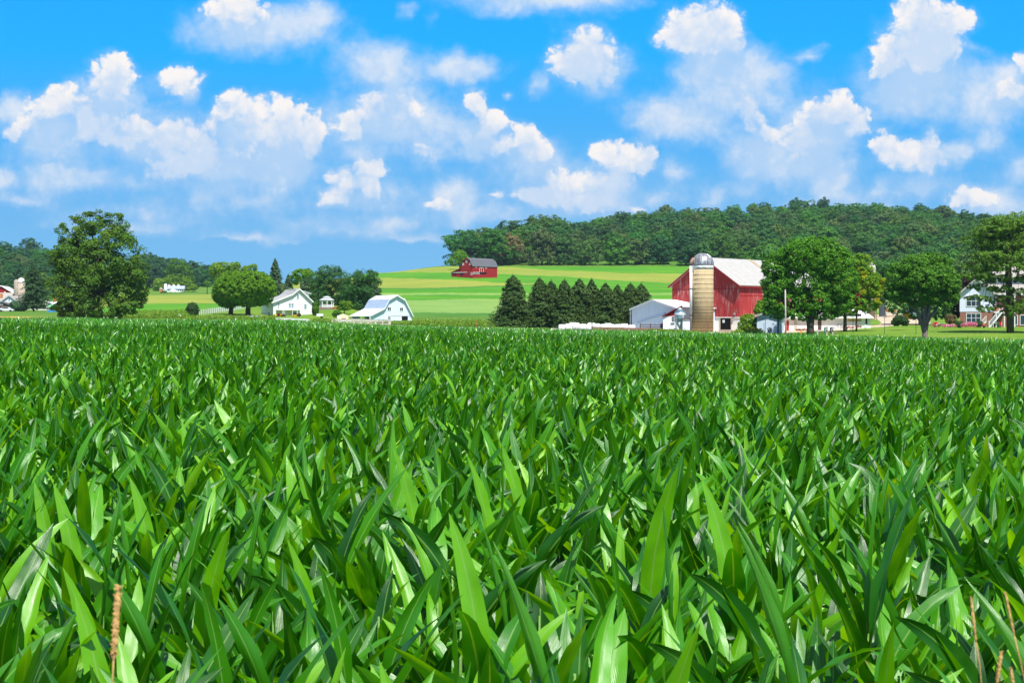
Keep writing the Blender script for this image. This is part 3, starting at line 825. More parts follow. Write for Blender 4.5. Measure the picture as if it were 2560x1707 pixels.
def spruce_mesh(h, r, rs, n=9000, leaf=0.42, skirt=0.04, power=0.85, up=0.25):
    """whorls of drooping boughs round a stem"""
    nb = int(n / 26)
    t = rs.uniform(0, 1, nb) ** 1.25
    z = h * (skirt + (1 - skirt) * t)
    az = rs.uniform(0, 2 * math.pi, nb)
    R = r * (1 - t) ** power * rs.uniform(0.55, 1.15, nb) * (1 + 0.16 * np.sin(az * 2 + rs.uniform(0, 6)) * np.sin(t * 9 + rs.uniform(0, 6))) * (0.55 + 0.45 * np.minimum(1, (t + 0.02) / 0.10)) + 0.12
    m = 26
    q = rs.uniform(0.12, 1.0, (nb, m)) ** 0.7
    drop = 0.22 * R[:, None] * q ** 2 - up * R[:, None] * np.clip(q - 0.75, 0, 1)
    lat = rs.normal(0, 0.13, (nb, m)) * R[:, None] * (1.1 - 0.55 * q)
    ca, sa = np.cos(az)[:, None], np.sin(az)[:, None]
    X = R[:, None] * q * ca - lat * sa; Y = R[:, None] * q * sa + lat * ca
    Z = z[:, None] - drop + rs.normal(0, 0.12, (nb, m))
    C = np.stack([X, Y, np.maximum(Z, 0.05)], -1).reshape(-1, 3)
    N = np.stack([np.broadcast_to(ca, X.shape) * 0.45, np.broadcast_to(sa, X.shape) * 0.45, np.full(X.shape, 0.8)], -1).reshape(-1, 3) + rs.normal(0, 0.45, (nb * m, 3))
    V, Q = leaf_quads(C, N, leaf, 0.45, rs)
    tip = rs.normal(0, 1, (30, 3)) * np.array([0.1, 0.1, 0.35]) + np.array([0, 0, h * 0.985])
    V2, Q2 = leaf_quads(tip, rs.normal(0, 1, (30, 3)), leaf * 0.8, 0.35, rs)
    return np.concatenate([V, V2]), np.concatenate([Q, Q2 + len(V)])
def conifer(name, label, px, D, top_py, halfw_px, mat, group=None, seed=0, n=9000, leaf=0.42, power=0.85, skirt=0.04, cat='conifer'):
    rs = np.random.default_rng(seed + 9000)
    root = thing(name, label, cat, G(px, D), 0, group)
    h = wz(top_py, D) - gz(px, D)
    V, Q = spruce_mesh(h, halfw_px * D / F, rs, n, leaf, skirt, power)
    link_mesh('crown', np_mesh('crown', V, Q), mat, root)
    MB().tube([(0, 0, -0.2), (0, 0, h * 0.5), (0.03, 0, h * 0.97)], [h * 0.018, h * 0.010, 0.02], 8).build('trunk', BARK, root, True)
    return root

# the big round-headed tree standing by the field on the left
tree_px('large_tree', 'tall dense deciduous tree standing alone at the field edge, hanging branches almost to the ground', 'tree', 244, 264,
        [(226, 553, 32, 31), (284, 566, 32, 34), (176, 578, 26, 36), (250, 600, 60, 45), (186, 640, 46, 46), (312, 640, 42, 52), (160, 650, 24, 50), (240, 660, 60, 50), (338, 688, 26, 52), (176, 712, 44, 46), (240, 715, 62, 48), (306, 720, 52, 50), (344, 730, 20, 40), (162, 764, 28, 20), (245, 765, 72, 30), (322, 768, 38, 18), (205, 784, 40, 12), (285, 788, 34, 12)],
        64000, 0.36, GREEN_BIG, 0.95, bark=BARK, seed=1, clump=80, spread=0.46, inner=0.58)
tree_px('tree', 'low leafy sapling beneath the tall lone tree on the left', 'tree', 165, 268, [(163, 786, 14, 8), (178, 790, 12, 6), (150, 789, 8, 5)], 1500, 0.3, GREEN, 0.05, seed=2, limbs=False)
# two clipped round-headed trees in front of the white house
tree_px('round_tree', 'smaller of two clipped round-headed shade trees beside the white house, stem by the rail fence', 'tree', 577, 331, [(586, 722, 46, 40), (575, 730, 40, 38), (600, 712, 42, 30)], 30000, 0.36, GREEN_BRIGHT, 0.50, 'round shade trees by the white house', seed=3, clump=26, spread=0.15, inner=0.90, depth=1.0)
tree_px('round_tree', 'larger of two clipped round-headed shade trees, its crown touching the white house roof', 'tree', 620, 321, [(634, 716, 52, 36), (625, 726, 52, 40), (655, 726, 34, 36), (610, 715, 40, 34)], 36000, 0.36, GREEN_BRIGHT, 0.55, 'round shade trees by the white house', seed=4, clump=26, spread=0.15, inner=0.90)
# right farmyard
tree_px('maple_tree', 'large spreading maple with forked trunk on the lawn before the red barn', 'tree', 2026, 217,
        [(2010, 640, 62, 40), (1960, 668, 48, 40), (2075, 660, 52, 42), (2045, 622, 50, 28), (1944, 712, 34, 42), (2010, 700, 70, 44), (2095, 705, 46, 44), (1958, 755, 44, 30), (2040, 750, 60, 30), (2110, 748, 32, 32), (1945, 780, 36, 18), (2000, 785, 34, 16), (2060, 778, 38, 20), (1932, 742, 20, 26)],
        52000, 0.34, MAPLE, 0.56, 'maple trees on the farmyard lawn', seed=5, fork=[(-11, 3.6), (11, 3.6)], clump=34, spread=0.34, trunk_top=2.6, depth=0.7)
tree_px('maple_tree', 'yellow tinged maple partly hidden behind the large maple, near the concrete stave silo', 'tree', 2113, 230,
        [(2150, 665, 34, 30), (2150, 648, 16, 14), (2194, 714, 20, 28), (2150, 710, 44, 36), (2110, 700, 40, 50), (2120, 760, 46, 28), (2165, 755, 34, 24), (2185, 740, 30, 26), (2090, 770, 34, 20)],
        26000, 0.34, YELLOWISH, 0.30, 'maple trees on the farmyard lawn', seed=6, clump=34, spread=0.34, trunk_top=3.2, depth=0.7)
tree_px('maple_tree', 'vase-shaped maple with several pale stems on the open lawn, left of the pine', 'tree', 2313, 196,
        [(2290, 668, 44, 28), (2340, 672, 40, 28), (2250, 695, 32, 36), (2305, 700, 60, 34), (2370, 712, 26, 36), (2245, 730, 30, 24), (2300, 738, 52, 24), (2362, 745, 30, 20), (2310, 646, 30, 14), (2350, 650, 22, 16)],
        34000, 0.30, MAPLE_DEEP, 0.42, 'maple trees on the farmyard lawn', bark=BARK_PALE, seed=7, fork=[(-24, 4.6), (-9, 4.8), (14, 4.8), (4, 4.6)], clump=34, spread=0.34, trunk_top=2.9)
tree_px('pine_tree', 'tall layered white pine in front of the brick and siding house', 'tree', 2526, 216,
        [(2500, 560, 46, 18), (2545, 552, 40, 20), (2470, 580, 46, 14), (2540, 585, 60, 20), (2440, 598, 36, 10), (2500, 612, 60, 16), (2575, 610, 50, 20), (2470, 640, 50, 12), (2545, 640, 60, 16), (2450, 665, 44, 12), (2520, 668, 60, 13), (2590, 665, 40, 16), (2440, 690, 44, 10), (2520, 695, 56, 10), (2585, 700, 40, 14), (2455, 718, 34, 8), (2505, 722, 30, 9), (2570, 730, 44, 12), (2440, 745, 28, 7), (2500, 748, 36, 10), (2470, 770, 24, 8), (2545, 765, 44, 13), (2590, 760, 40, 16), (2530, 782, 30, 9), (2620, 600, 40, 20), (2620, 700, 50, 18), (2460, 772, 22, 6), (2610, 640, 40, 14)],
        60000, 0.34, PINE_YEL, 0.50, seed=8, clump=24, up=0.9, asp=0.42, trunk_top=16.5, inner=0.4, spread=0.5)
tree_px('purple_tree', 'dark purple leaved tree beside the siding house wall', 'tree', 2404, 262, [(2402, 708, 20, 18), (2396, 735, 14, 30), (2391, 765, 10, 30), (2420, 705, 14, 14)], 7000, 0.34, PURPLE, 0.2, seed=9, limbs=False)
tree_px('red_leaved_tree', 'wine red leaved tree glimpsed through the yellow tinged maple', 'tree', 2141, 229, [(2140, 742, 11, 18), (2148, 758, 10, 12)], 3500, 0.34, REDLEAF, 0.14, 'red leaved trees', seed=10, limbs=False)
tree_px('red_leaved_tree', 'wine red leaved tree showing through the big maple near the barn corner', 'tree', 1945, 218, [(1948, 762, 30, 10), (1930, 750, 12, 12)], 2500, 0.34, REDLEAF, 0.12, 'red leaved trees', seed=11, limbs=False)
tree_px('red_leaved_tree', 'small ball headed red tree beside the second silo', 'tree', 2192, 285, [(2192, 764, 7, 7)], 700, 0.28, REDLEAF, 0.06, 'red leaved trees', seed=12, limbs=False)
tree_px('tree', 'bright young tree growing against the long side of the red barn', 'tree', 1905, 237, [(1904, 770, 14, 18), (1896, 778, 10, 12), (1915, 760, 12, 16)], 3500, 0.3, GREEN_BRIGHT, 0.10, seed=13, limbs=False)
tree_px('evergreen_tree', 'dark low boughed evergreen behind the vase-shaped maple', 'tree', 2300, 262, [(2250, 765, 34, 20), (2300, 775, 40, 22), (2350, 780, 34, 18), (2290, 745, 60, 24), (2360, 750, 34, 30)], 12000, 0.34, PINE, 0.3, seed=14, clump=18, up=0.6)
# hedge of spruces behind the wrapped bales
SPR = 'spruces in the dark row behind the white bales'
sp = [(1283, 692, 56, 'broadest spruce standing apart at the open end of the dark row'), (1349, 698, 32, 'second spruce in the row, close beside the broad one'), (1378, 706, 30, None), (1411, 704, 32, None), (1449, 701, 34, None), (1479, 702, 32, None), (1514, 712, 30, None), (1544, 716, 30, None), (1576, 712, 28, 'spruce in the dark row with a separate knobbly top, just over the white pole shed'), (1603, 714, 30, 'end spruce of the dark row, next to the white pole shed')]
for i, (x, y, hw, lb) in enumerate(sp):
    conifer('spruce_tree', lb or 'dark green spruce crowded in the middle of the row behind the bales', x, 262 + (i % 3) * 2, y, hw * (1.10 if i == 0 else (2.25, 1.8, 2.05, 1.65)[i % 4]), SPRUCE, SPR, seed=i, n=24000 if i == 0 else 18000, leaf=0.46, power=0.60 if i == 0 else 0.60 + 0.06 * (i % 3), cat='spruce')
# left side conifers
conifer('spruce_tree', 'broad dark conifer in the left farmyard in front of a silo', 84, 440, 667, 46, leafmat('leaf_yew', (0.046, 0.105, 0.030), 0.12, 0.5), None, 31, 14000, 0.55, 0.62, 0.10, cat='spruce')
conifer('spruce_tree', 'pointed conifer rising behind the white house ridge', 688, 385, 650, 40, SPRUCE_BLUE, 'conifers behind the white house', 32, 14000, 0.45, 0.75, cat='spruce')
conifer('spruce_tree', 'small bluish conifer just right of the pointed one behind the ridge', 721, 392, 688, 26, SPRUCE_BLUE, 'conifers behind the white house', 33, 7000, 0.45, 0.75, cat='spruce')
conifer('spruce_tree', 'bluish conifer touching the dense pines behind the white house', 800, 398, 676, 34, SPRUCE_BLUE, 'conifers behind the white house', 34, 7000, 0.45, 0.6, cat='spruce')
conifer('spruce_tree', 'greyish shaded conifer behind the dormer of the white house', 765, 388, 696, 34, SPRUCE_BLUE, 'conifers behind the white house', 35, 6000, 0.45, 0.5, cat='spruce')
tree_px('pine_tree', 'dense layered pine behind the gazebo, tallest of its clump', 'tree', 822, 384,
        [(820, 680, 34, 14), (800, 700, 30, 14), (845, 695, 34, 16), (815, 715, 44, 13), (860, 715, 28, 12), (800, 735, 38, 12), (845, 738, 40, 12), (812, 752, 44, 12), (860, 755, 34, 14), (830, 765, 50, 12)],
        26000, 0.46, PINE, 0.4, 'pines behind the gazebo', seed=20, clump=22, up=0.7, asp=0.4, inner=0.4, spread=0.5)
tree_px('pine_tree', 'dense layered pine between the gazebo and the gambrel barn roof', 'tree', 905, 376,
        [(912, 690, 32, 14), (890, 705, 30, 13), (925, 705, 26, 14), (880, 724, 34, 12), (918, 726, 34, 13), (890, 745, 40, 12), (930, 745, 24, 14), (890, 765, 40, 14), (930, 765, 30, 14)],
        24000, 0.46, PINE, 0.4, 'pines behind the gazebo', seed=21, clump=22, up=0.7, asp=0.4, inner=0.4, spread=0.5)
conifer('spruce_tree', 'bluish spruce at the open field side of the pine clump', 938, 368, 712, 22, SPRUCE_BLUE, 'conifers behind the white house', 36, 5000, 0.42, 0.6, cat='spruce')
tree_px('tree', 'bright green broadleaf tree rising behind the bluish conifers', 'tree', 752, 420, [(752, 688, 20, 14), (738, 698, 14, 12), (770, 685, 14, 12)], 3500, 0.5, GREEN_BRIGHT, 0.25, seed=22, limbs=False)
# hedgerow and field trees on the left
HG = 'hedgerow trees beyond the round shade trees'
tree_px('hedgerow_tree', 'olive green hedgerow tree left of centre above the round shade trees', 'tree', 548, 600, [(545, 672, 20, 14), (560, 668, 16, 12), (535, 680, 12, 12), (550, 688, 20, 14)], 4500, 0.7, GREEN_LIME, 0.4, HG, seed=23, limbs=False)
tree_px('hedgerow_tree', 'open topped hedgerow tree in the gap beside the olive green one', 'tree', 585, 610, [(582, 672, 14, 13), (592, 664, 9, 8), (572, 680, 12, 12), (590, 685, 16, 12)], 3500, 0.7, GREEN_LIME, 0.4, HG, seed=24, limbs=False)
tree_px('hedgerow_tree', 'wide hedgerow tree just above the larger round shade tree', 'tree', 624, 610, [(622, 674, 18, 10), (634, 668, 10, 8), (608, 680, 12, 10), (622, 690, 20, 12)], 3500, 0.7, GREEN_LIME, 0.4, HG, seed=25, limbs=False)
tree_px('tree', 'large light green tree standing out from the dark wooded hill above the white barn', 'tree', 447, 930, [(447, 665, 24, 17), (435, 680, 20, 18), (462, 682, 18, 20), (448, 700, 28, 16), (475, 698, 12, 10)], 8000, 0.85, GREEN, 0.6, seed=26, limbs=False)
BW = 'bright trees around the distant white barn'
for i, (x, lob, lb) in enumerate([(402, [(402, 712, 17, 16), (395, 722, 12, 10)], 'bright tree behind the white silo of the distant barn'), (432, [(430, 703, 22, 15), (440, 714, 20, 14)], 'wide bright tree directly behind the distant white barn roof'), (466, [(464, 708, 14, 15), (470, 720, 12, 10)], 'bright tree past the gable end of the distant white barn'), (485, [(484, 718, 8, 7)], 'smallest bright tree in the meadow beside the distant barn')]):
    tree_px('farm_tree', lb, 'tree', x, 925, lob, 3500, 0.8, GREEN_LIME, 0.35, BW, seed=40 + i, limbs=False)
tree_px('farm_tree', 'lone little tree on the meadow above the yellow field', 'tree', 518, 800, [(518, 710, 9, 7)], 900, 0.7, GREEN, 0.2, seed=46, limbs=False)
tree_px('tree', 'bright green tree at the edge of the wood behind the upper red barn', 'tree', 1150, 720, [(1150, 640, 16, 14), (1138, 652, 16, 12), (1160, 652, 14, 12)], 4500, 0.6, GREEN_BRIGHT, 0.4, seed=47, limbs=False)

# ------------------------------------------------------------------ woods on the hills
FV = []
for k in range(9):
    r2 = np.random.default_rng(300 + k)
    lob = []
    for q in range(13):
        a = r2.uniform(0, 2 * math.pi); rr = r2.uniform(0, 1) ** 0.6 * 4.6
        zc = 13.2 - 0.22 * rr ** 2 * r2.uniform(0.5, 1.2) + r2.uniform(-1.2, 1.0)
        R = r2.uniform(2.0, 3.2)
        lob.append((rr * math.cos(a), rr * math.sin(a), zc, R, R, R * 0.85))
    for q in range(8):
        a = r2.uniform(0, 2 * math.pi); rr = r2.uniform(3.4, 5.4)
        R = r2.uniform(2.0, 3.0)
        lob.append((rr * math.cos(a), rr * math.sin(a), r2.uniform(4.0, 8.5), R, R, R))
    for q in range(7):
        a = r2.uniform(0, 2 * math.pi); rr = r2.uniform(2.5, 5.0); R = r2.uniform(1.6, 2.4)
        lob.append((rr * math.cos(a), rr * math.sin(a), r2.uniform(1.2, 3.6), R, R, R))
    V, Q = crown(lob, 10000, 0.60, r2, clump=50, inner=0.66, spread=0.60)
    cm = np_mesh('crown', V, Q); cm.materials.append(FOREST)
    mb = MB(); limb(mb, (0, 0, -1), (0, 0, 9), 0.42, 0.25, r2, 0.03)
    for l in lob[::3]: limb(mb, (0, 0, 6), l[:3], 0.2, 0.05, r2)
    so = mb.build('trunk', BARK, None, True); tm = so.data; bpy.data.objects.remove(so)
    FV.append((cm, tm))
FCOL = [(0.045, 0.155, 0.030), (0.055, 0.175, 0.028), (0.036, 0.135, 0.036), (0.070, 0.195, 0.024), (0.085, 0.185, 0.034), (0.105, 0.195, 0.040), (0.052, 0.185, 0.022), (0.078, 0.225, 0.022), (0.092, 0.170, 0.044)]
rf = np.random.default_rng(77)
def forest_tree(px, D, label, group, h=18.0, col=None, wide=1.2, name='forest_tree'):
    k = rf.integers(0, len(FV))
    o = thing(name, label, 'tree', G(px, D, -0.4), rf.uniform(0, 6.28), group)
    s = h / 16.0
    o.scale = (s * wide * rf.uniform(0.92, 1.12), s * wide * rf.uniform(0.92, 1.12), s * rf.uniform(0.95, 1.08))
    c = col or FCOL[rf.integers(0, len(FCOL))]
    cr = link_mesh('crown', FV[k][0], None, o); link_mesh('trunk', FV[k][1], None, o)
    cr.color = tuple(v * rf.uniform(0.85, 1.15) for v in c) + (1.0,)
    return o
LAB_R = 'broadleaf tree in the wood on the hill above the striped fields'
LAB_L = 'broadleaf tree in the far wood on the hill behind the left farm'
LAB_M = 'broadleaf tree in the far wood behind the distant white barn'
n_r = 0
for D, x0, hh in [(818, 1172, 15.5), (846, 1150, 17.5), (882, 1160, 18), (925, 1165, 18), (975, 1180, 18), (1030, 1240, 18), (1090, 1330, 18), (1150, 1430, 18), (1200, 1560, 18)]:
    st = 13.2 * F / D
    x = x0 + rf.uniform(0, 12)
    while x < 2640:
        d = D + rf.uniform(-13, 13)
        special = None
        if D == 818 and 1265 < x < 1330: special = (0.26, 0.18, 0.08)
        if not (D < 900 and x > 2100 and rf.random() < 0.3):
            forest_tree(x + rf.uniform(-12, 12), d, 'dull brown leaved tree in the front edge of the hill wood' if special else LAB_R, 'trees of the wood on the right hill', hh * rf.uniform(0.82, 1.12) * (1.22 if x < 1400 else 1.0), special)
            n_r += 1
        x += st * rf.uniform(0.85, 1.2)
for D in (470, 540, 610, 690, 765):
    x = 1900 + rf.uniform(0, 40)
    while x < 2640:
        if x > 1990 or D > 600:
            forest_tree(x, D + rf.uniform(-20, 20), LAB_R, 'trees of the wood on the right hill', 16 * rf.uniform(0.85, 1.1)); n_r += 1
        x += 15 * F / D * rf.uniform(0.9, 1.3)
for x, y in ((1990, 1160), (2415, 1010), (2060, 1180), (1230, 900)):
    forest_tree(x, y, 'taller tree standing proud of the hill wood skyline', 'trees of the wood on the right hill', 22, FCOL[2], 0.8)
n_l = 0
for D in (640, 730, 820, 900, 980, 1060, 1140, 1210):
    x = -90 + rf.uniform(0, 30)
    while x < 150:
        forest_tree(x, D + rf.uniform(-25, 25), LAB_L, 'trees of the far left wood', (14 if D < 800 else 17) * rf.uniform(0.85, 1.15), (0.038, 0.125, 0.040) if rf.random() < 0.5 else None); n_l += 1
        x += 14.5 * F / D * rf.uniform(0.9, 1.25)
forest_tree(70, 1190, 'taller spreading tree on the skyline of the far left wood', 'trees of the far left wood', 22, FCOL[2])
for D in (960, 1020, 1090, 1150, 1205):
    x = 330 + rf.uniform(0, 20)
    xe = {960: 500, 1020: 530, 1090: 560, 1150: 575, 1205: 600}[D]
    while x < xe:
        forest_tree(x, D + rf.uniform(-20, 20), LAB_M, 'trees of the far wood behind the white barn', (17 if x < 480 else 15) * rf.uniform(0.85, 1.15), (0.036, 0.125, 0.045) if rf.random() < 0.6 else None); n_l += 1
        x += 13.5 * F / D * rf.uniform(0.9, 1.2)
print('forest', n_r, n_l)
# ------------------------------------------------------------------ buildings
WHITE_SIDING = boards('white_clapboard', (0.84, 0.85, 0.86), 0.16, 'h', None, rough=0.6, var=0.03, dark=0.93)
SHADE_BLUE_STEEL = boards('shade_blue_steel_siding', (0.68, 0.81, 0.94), 0.23, 'v', None, rough=0.5, var=0.03, dark=0.92)  # white siding with its sky-blue shade put into the colour
WHITE_PAINT = simple('white_paint', (0.82, 0.83, 0.83), 0.6, 0.3, 0.04)
WHITE_WALL = simple('whitewashed_wall', (0.86, 0.86, 0.85), 0.85, 0.1, 0.07, 1.2)
CREAM = simple('cream_wall', (0.78, 0.62, 0.36), 0.8, 0.1, 0.05)
BARN_RED = boards('barn_red_boards', (0.43, 0.045, 0.045), 0.30, 'v', (0.62, 0.50, 0.47), 0.85, rough=0.8, var=0.16, dark=0.7)
RED_PLAIN = boards('red_boards', (0.42, 0.030, 0.028), 0.30, 'v', (0.6, 0.45, 0.42), 0.3, rough=0.8, var=0.12, dark=0.75)
RED_TRIM = simple('red_trim', (0.26, 0.016, 0.016), 0.7, 0.2, 0.15)
RED_DOOR = simple('red_paint', (0.50, 0.012, 0.016), 0.5, 0.3, 0.08)
TIN_ROOF = boards('pale_tin_roof', (0.46, 0.445, 0.42), 0.65, 'r', (0.50, 0.42, 0.33), 0.5, rough=0.55, var=0.07, groove=0.05, dark=0.86, spec=0.4)
WHITE_ROOF = boards('white_steel_roof', (0.80, 0.80, 0.80), 0.6, 'r', None, rough=0.45, var=0.03, groove=0.04, dark=0.92)
GREY_SHINGLE = boards('grey_shingles', (0.40, 0.40, 0.40), 0.3, 'r', None, rough=0.9, var=0.10, groove=0.02, dark=0.9)
TAN_SHINGLE = boards('tan_shingles', (0.40, 0.37, 0.33), 0.3, 'r', None, rough=0.9, var=0.12, groove=0.02, dark=0.9)
DARK_SHINGLE = boards('dark_shingles', (0.13, 0.13, 0.15), 0.3, 'r', None, rough=0.85, var=0.15, groove=0.02, dark=0.85)
DARK_IN = simple('dark_interior', (0.012, 0.012, 0.014), 0.9, 0.05, 0.2)
GLASS = simple('window_glass', (0.035, 0.055, 0.075), 0.08, 0.6, 0.2, 0.8)
BROWN_BOARD = boards('brown_boards', (0.24, 0.15, 0.10), 0.25, 'h', None, rough=0.85, var=0.2, dark=0.75)
DARK_BROWN = boards('dark_brown_siding', (0.11, 0.055, 0.045), 0.2, 'h', None, rough=0.8, var=0.15, dark=0.8)
WOOD = simple('weathered_wood', (0.30, 0.24, 0.17), 0.9, 0.1, 0.25, 4.0)
WOOD_PALE = simple('pale_boards', (0.58, 0.52, 0.42), 0.85, 0.1, 0.15, 4.0)
WOOD_DARK = simple('dark_wood', (0.10, 0.065, 0.055), 0.85, 0.1, 0.2, 4.0)
GALV = simple('galvanised_steel', (0.34, 0.47, 0.56), 0.38, 0.5, 0.15, 1.5, metal=0.35)
CONE = simple('pale_fibreglass', (0.55, 0.58, 0.55), 0.5, 0.4, 0.08)
PALE_METAL = simple('pale_metal', (0.60, 0.57, 0.53), 0.5, 0.4, 0.08)
GREEN_ROOF = simple('green_roof', (0.16, 0.42, 0.20), 0.6, 0.3, 0.08)
ORANGE_BRICK = simple('orange_brick', (0.52, 0.21, 0.06), 0.85, 0.1, 0.15, 5)
BLUE_PAINT = simple('blue_paint', (0.05, 0.28, 0.60), 0.5, 0.3, 0.06)
DEEP_BLUE = simple('deep_blue_plastic', (0.006, 0.02, 0.22), 0.4, 0.4, 0.06)
BLUE_TARP = simple('blue_tarpaulin', (0.10, 0.34, 0.62), 0.5, 0.3, 0.08)
TAN_CANVAS = simple('tan_canvas', (0.78, 0.66, 0.46), 0.8, 0.1, 0.05)
DARK_STEEL = simple('dark_grey_steel', (0.05, 0.065, 0.075), 0.5, 0.4, 0.15)
BLACK = simple('black_paint', (0.015, 0.015, 0.017), 0.5, 0.3, 0.1)
STONE = simple('brown_stone', (0.26, 0.19, 0.15), 0.9, 0.1, 0.35, 3.5, bscale=6)
def brick_mat(name, col, mortar, sc=1.0):
    m, t = new_mat(name)
    oc = t.n('ShaderNodeTexCoord').outputs['Object']
    s = t.n('ShaderNodeSeparateXYZ'); t.put(s.inputs[0], oc)
    cb = t.n('ShaderNodeCombineXYZ'); t.put(cb.inputs[0], t.math('ADD', s.outputs[0], s.outputs[1])); t.put(cb.inputs[1], s.outputs[2])
    b = t.n('ShaderNodeTexBrick')
    t.put(b.inputs['Vector'], cb.outputs[0])
    b.inputs['Color1'].default_value = tuple(col) + (1,); b.inputs['Color2'].default_value = tuple(v * 0.72 for v in col) + (1,)
    b.inputs['Mortar'].default_value = tuple(mortar) + (1,)
    b.inputs['Scale'].default_value = 1.0; b.inputs['Brick Width'].default_value = 0.21 * sc; b.inputs['Row Height'].default_value = 0.07 * sc; b.inputs['Mortar Size'].default_value = 0.008 * sc
    return finish(m, t, principled(t, b.outputs[0], 0.85, 0.15))
BRICK = brick_mat('red_brick', (0.34, 0.115, 0.065), (0.36, 0.28, 0.23))
def stave_mat(name, col):
    """concrete staves: courses and upright joints on a round wall, with run-off stains"""
    m, t = new_mat(name)
    oc = t.n('ShaderNodeTexCoord').outputs['Object']
    s = t.n('ShaderNodeSeparateXYZ'); t.put(s.inputs[0], oc)
    ang = t.math('ARCTAN2', s.outputs[1], s.outputs[0])
    cb = t.n('ShaderNodeCombineXYZ'); t.put(cb.inputs[0], t.math('MULTIPLY', ang, 36 / (2 * math.pi))); t.put(cb.inputs[1], t.math('DIVIDE', s.outputs[2], 0.76))
    b = t.n('ShaderNodeTexBrick'); t.put(b.inputs['Vector'], cb.outputs[0])
    b.inputs['Color1'].default_value = tuple(col) + (1,); b.inputs['Color2'].default_value = tuple(v * 0.86 for v in col) + (1,)
    b.inputs['Mortar'].default_value = tuple(v * 0.58 for v in col) + (1,)
    b.inputs['Scale'].default_value = 1.0; b.inputs['Brick Width'].default_value = 1.0; b.inputs['Row Height'].default_value = 1.0; b.inputs['Mortar Size'].default_value = 0.055
    st = t.smooth(t.noise(t.vec('MULTIPLY', oc, (2.2, 2.2, 0.16)), 1.5, 6.0, 0.7), 0.50, 0.75)
    c = t.mix(t.math('MULTIPLY', st, 0.45), b.outputs[0], tuple(v * 0.55 for v in col) + (1,))
    return finish(m, t, principled(t, c, 0.9, 0.1, bump(t, b.outputs['Fac'], 0.3, 0.02)))
STAVE = stave_mat('concrete_staves', (0.58, 0.45, 0.26))
STAVE_GREY = stave_mat('grey_concrete_staves', (0.52, 0.43, 0.34))
def dome_mat():
    m, t = new_mat('aged_galvanised_dome')
    oc = t.n('ShaderNodeTexCoord').outputs['Object']
    s = t.n('ShaderNodeSeparateXYZ'); t.put(s.inputs[0], oc)
    ang = t.math('ARCTAN2', s.outputs[1], s.outputs[0])
    cb = t.n('ShaderNodeCombineXYZ'); t.put(cb.inputs[0], t.math('MULTIPLY', ang, 3.5)); t.put(cb.inputs[1], t.math('MULTIPLY', s.outputs[2], 0.35))
    st = t.smooth(t.noise(cb.outputs[0], 2.4, 6.0, 0.7), 0.36, 0.66)
    c = t.mix(st, (0.10, 0.105, 0.12, 1), (0.55, 0.56, 0.58, 1))
    return finish(m, t, principled(t, c, 0.42, 0.5, None, 0.45))
DOME = dome_mat()

def window(parent, o, N, w, h, frame=WHITE_PAINT, fw=0.09, nx=1, ny=1, name='window', glass=GLASS, out=0.03, d=0.10, pane_out=None):
    """framed window with glazing bars on a wall face: o centre on the wall, N outward normal (local)"""
    o, N = Vector(o), Vector(N).normalized()
    R = Vector((0, 0, 1)).cross(N).normalized(); U = Vector((0, 0, 1))
    c = o + N * out
    b = MB()
    for sx in (-1, 1): b.obox(c + R * sx * (w / 2 + fw / 2), R * fw / 2, N * d / 2, U * (h / 2 + fw))
    for sz in (-1, 1): b.obox(c + U * sz * (h / 2 + fw / 2), R * w / 2, N * d / 2, U * fw / 2)
    for i in range(1, nx): b.obox(c + R * (-w / 2 + w * i / nx), R * fw * 0.35, N * (d / 2 - 0.01), U * h / 2)
    for i in range(1, ny): b.obox(c + U * (-h / 2 + h * i / ny) - N * 0.005, R * w / 2, N * (d / 2 - 0.015), U * fw * 0.3)
    f = b.build(name, frame, parent)
    MB().obox(o + N * (out * 0.5), R * w / 2, N * 0.012, U * h / 2).build('pane', glass, f)
    return f
def panel(parent, o, N, w, h, mat, name='door', out=0.02, d=0.06, handle=False):
    o, N = Vector(o), Vector(N).normalized()
    R = Vector((0, 0, 1)).cross(N).normalized()
    f = MB().obox(o + N * out, R * w / 2, N * d / 2, Vector((0, 0, h / 2))).build(name, mat, parent)
    if handle:
        MB().obox(o + N * (out + d / 2 + 0.03) + R * w * 0.38, R * 0.03, N * 0.03, Vector((0, 0, 0.10))).build('handle', BLACK, f)
    return f
def slabs(prof, y0, y1, th, over_eave, roofmb, a, b):
    """roof slabs over the profile segments a..b (outer line), between y0 and y1"""
    for i in range(a, b):
        p, q = Vector((prof[i][0], 0, prof[i][1])), Vector((prof[i + 1][0], 0, prof[i + 1][1]))
        d = (q - p).normalized(); n = Vector((-d.z, 0, d.x))
        if n.z < 0: n = -n
        lift = 0.015
        p2 = p - d * (over_eave if i == a else 0); q2 = q + d * (over_eave if i == b - 1 else 0)
        quad = [p2 + n * lift, q2 + n * lift, q2 + n * (lift + th), p2 + n * (lift + th)]
        roofmb.prism([(v.x, y0, v.z) for v in quad], (0, y1 - y0, 0))
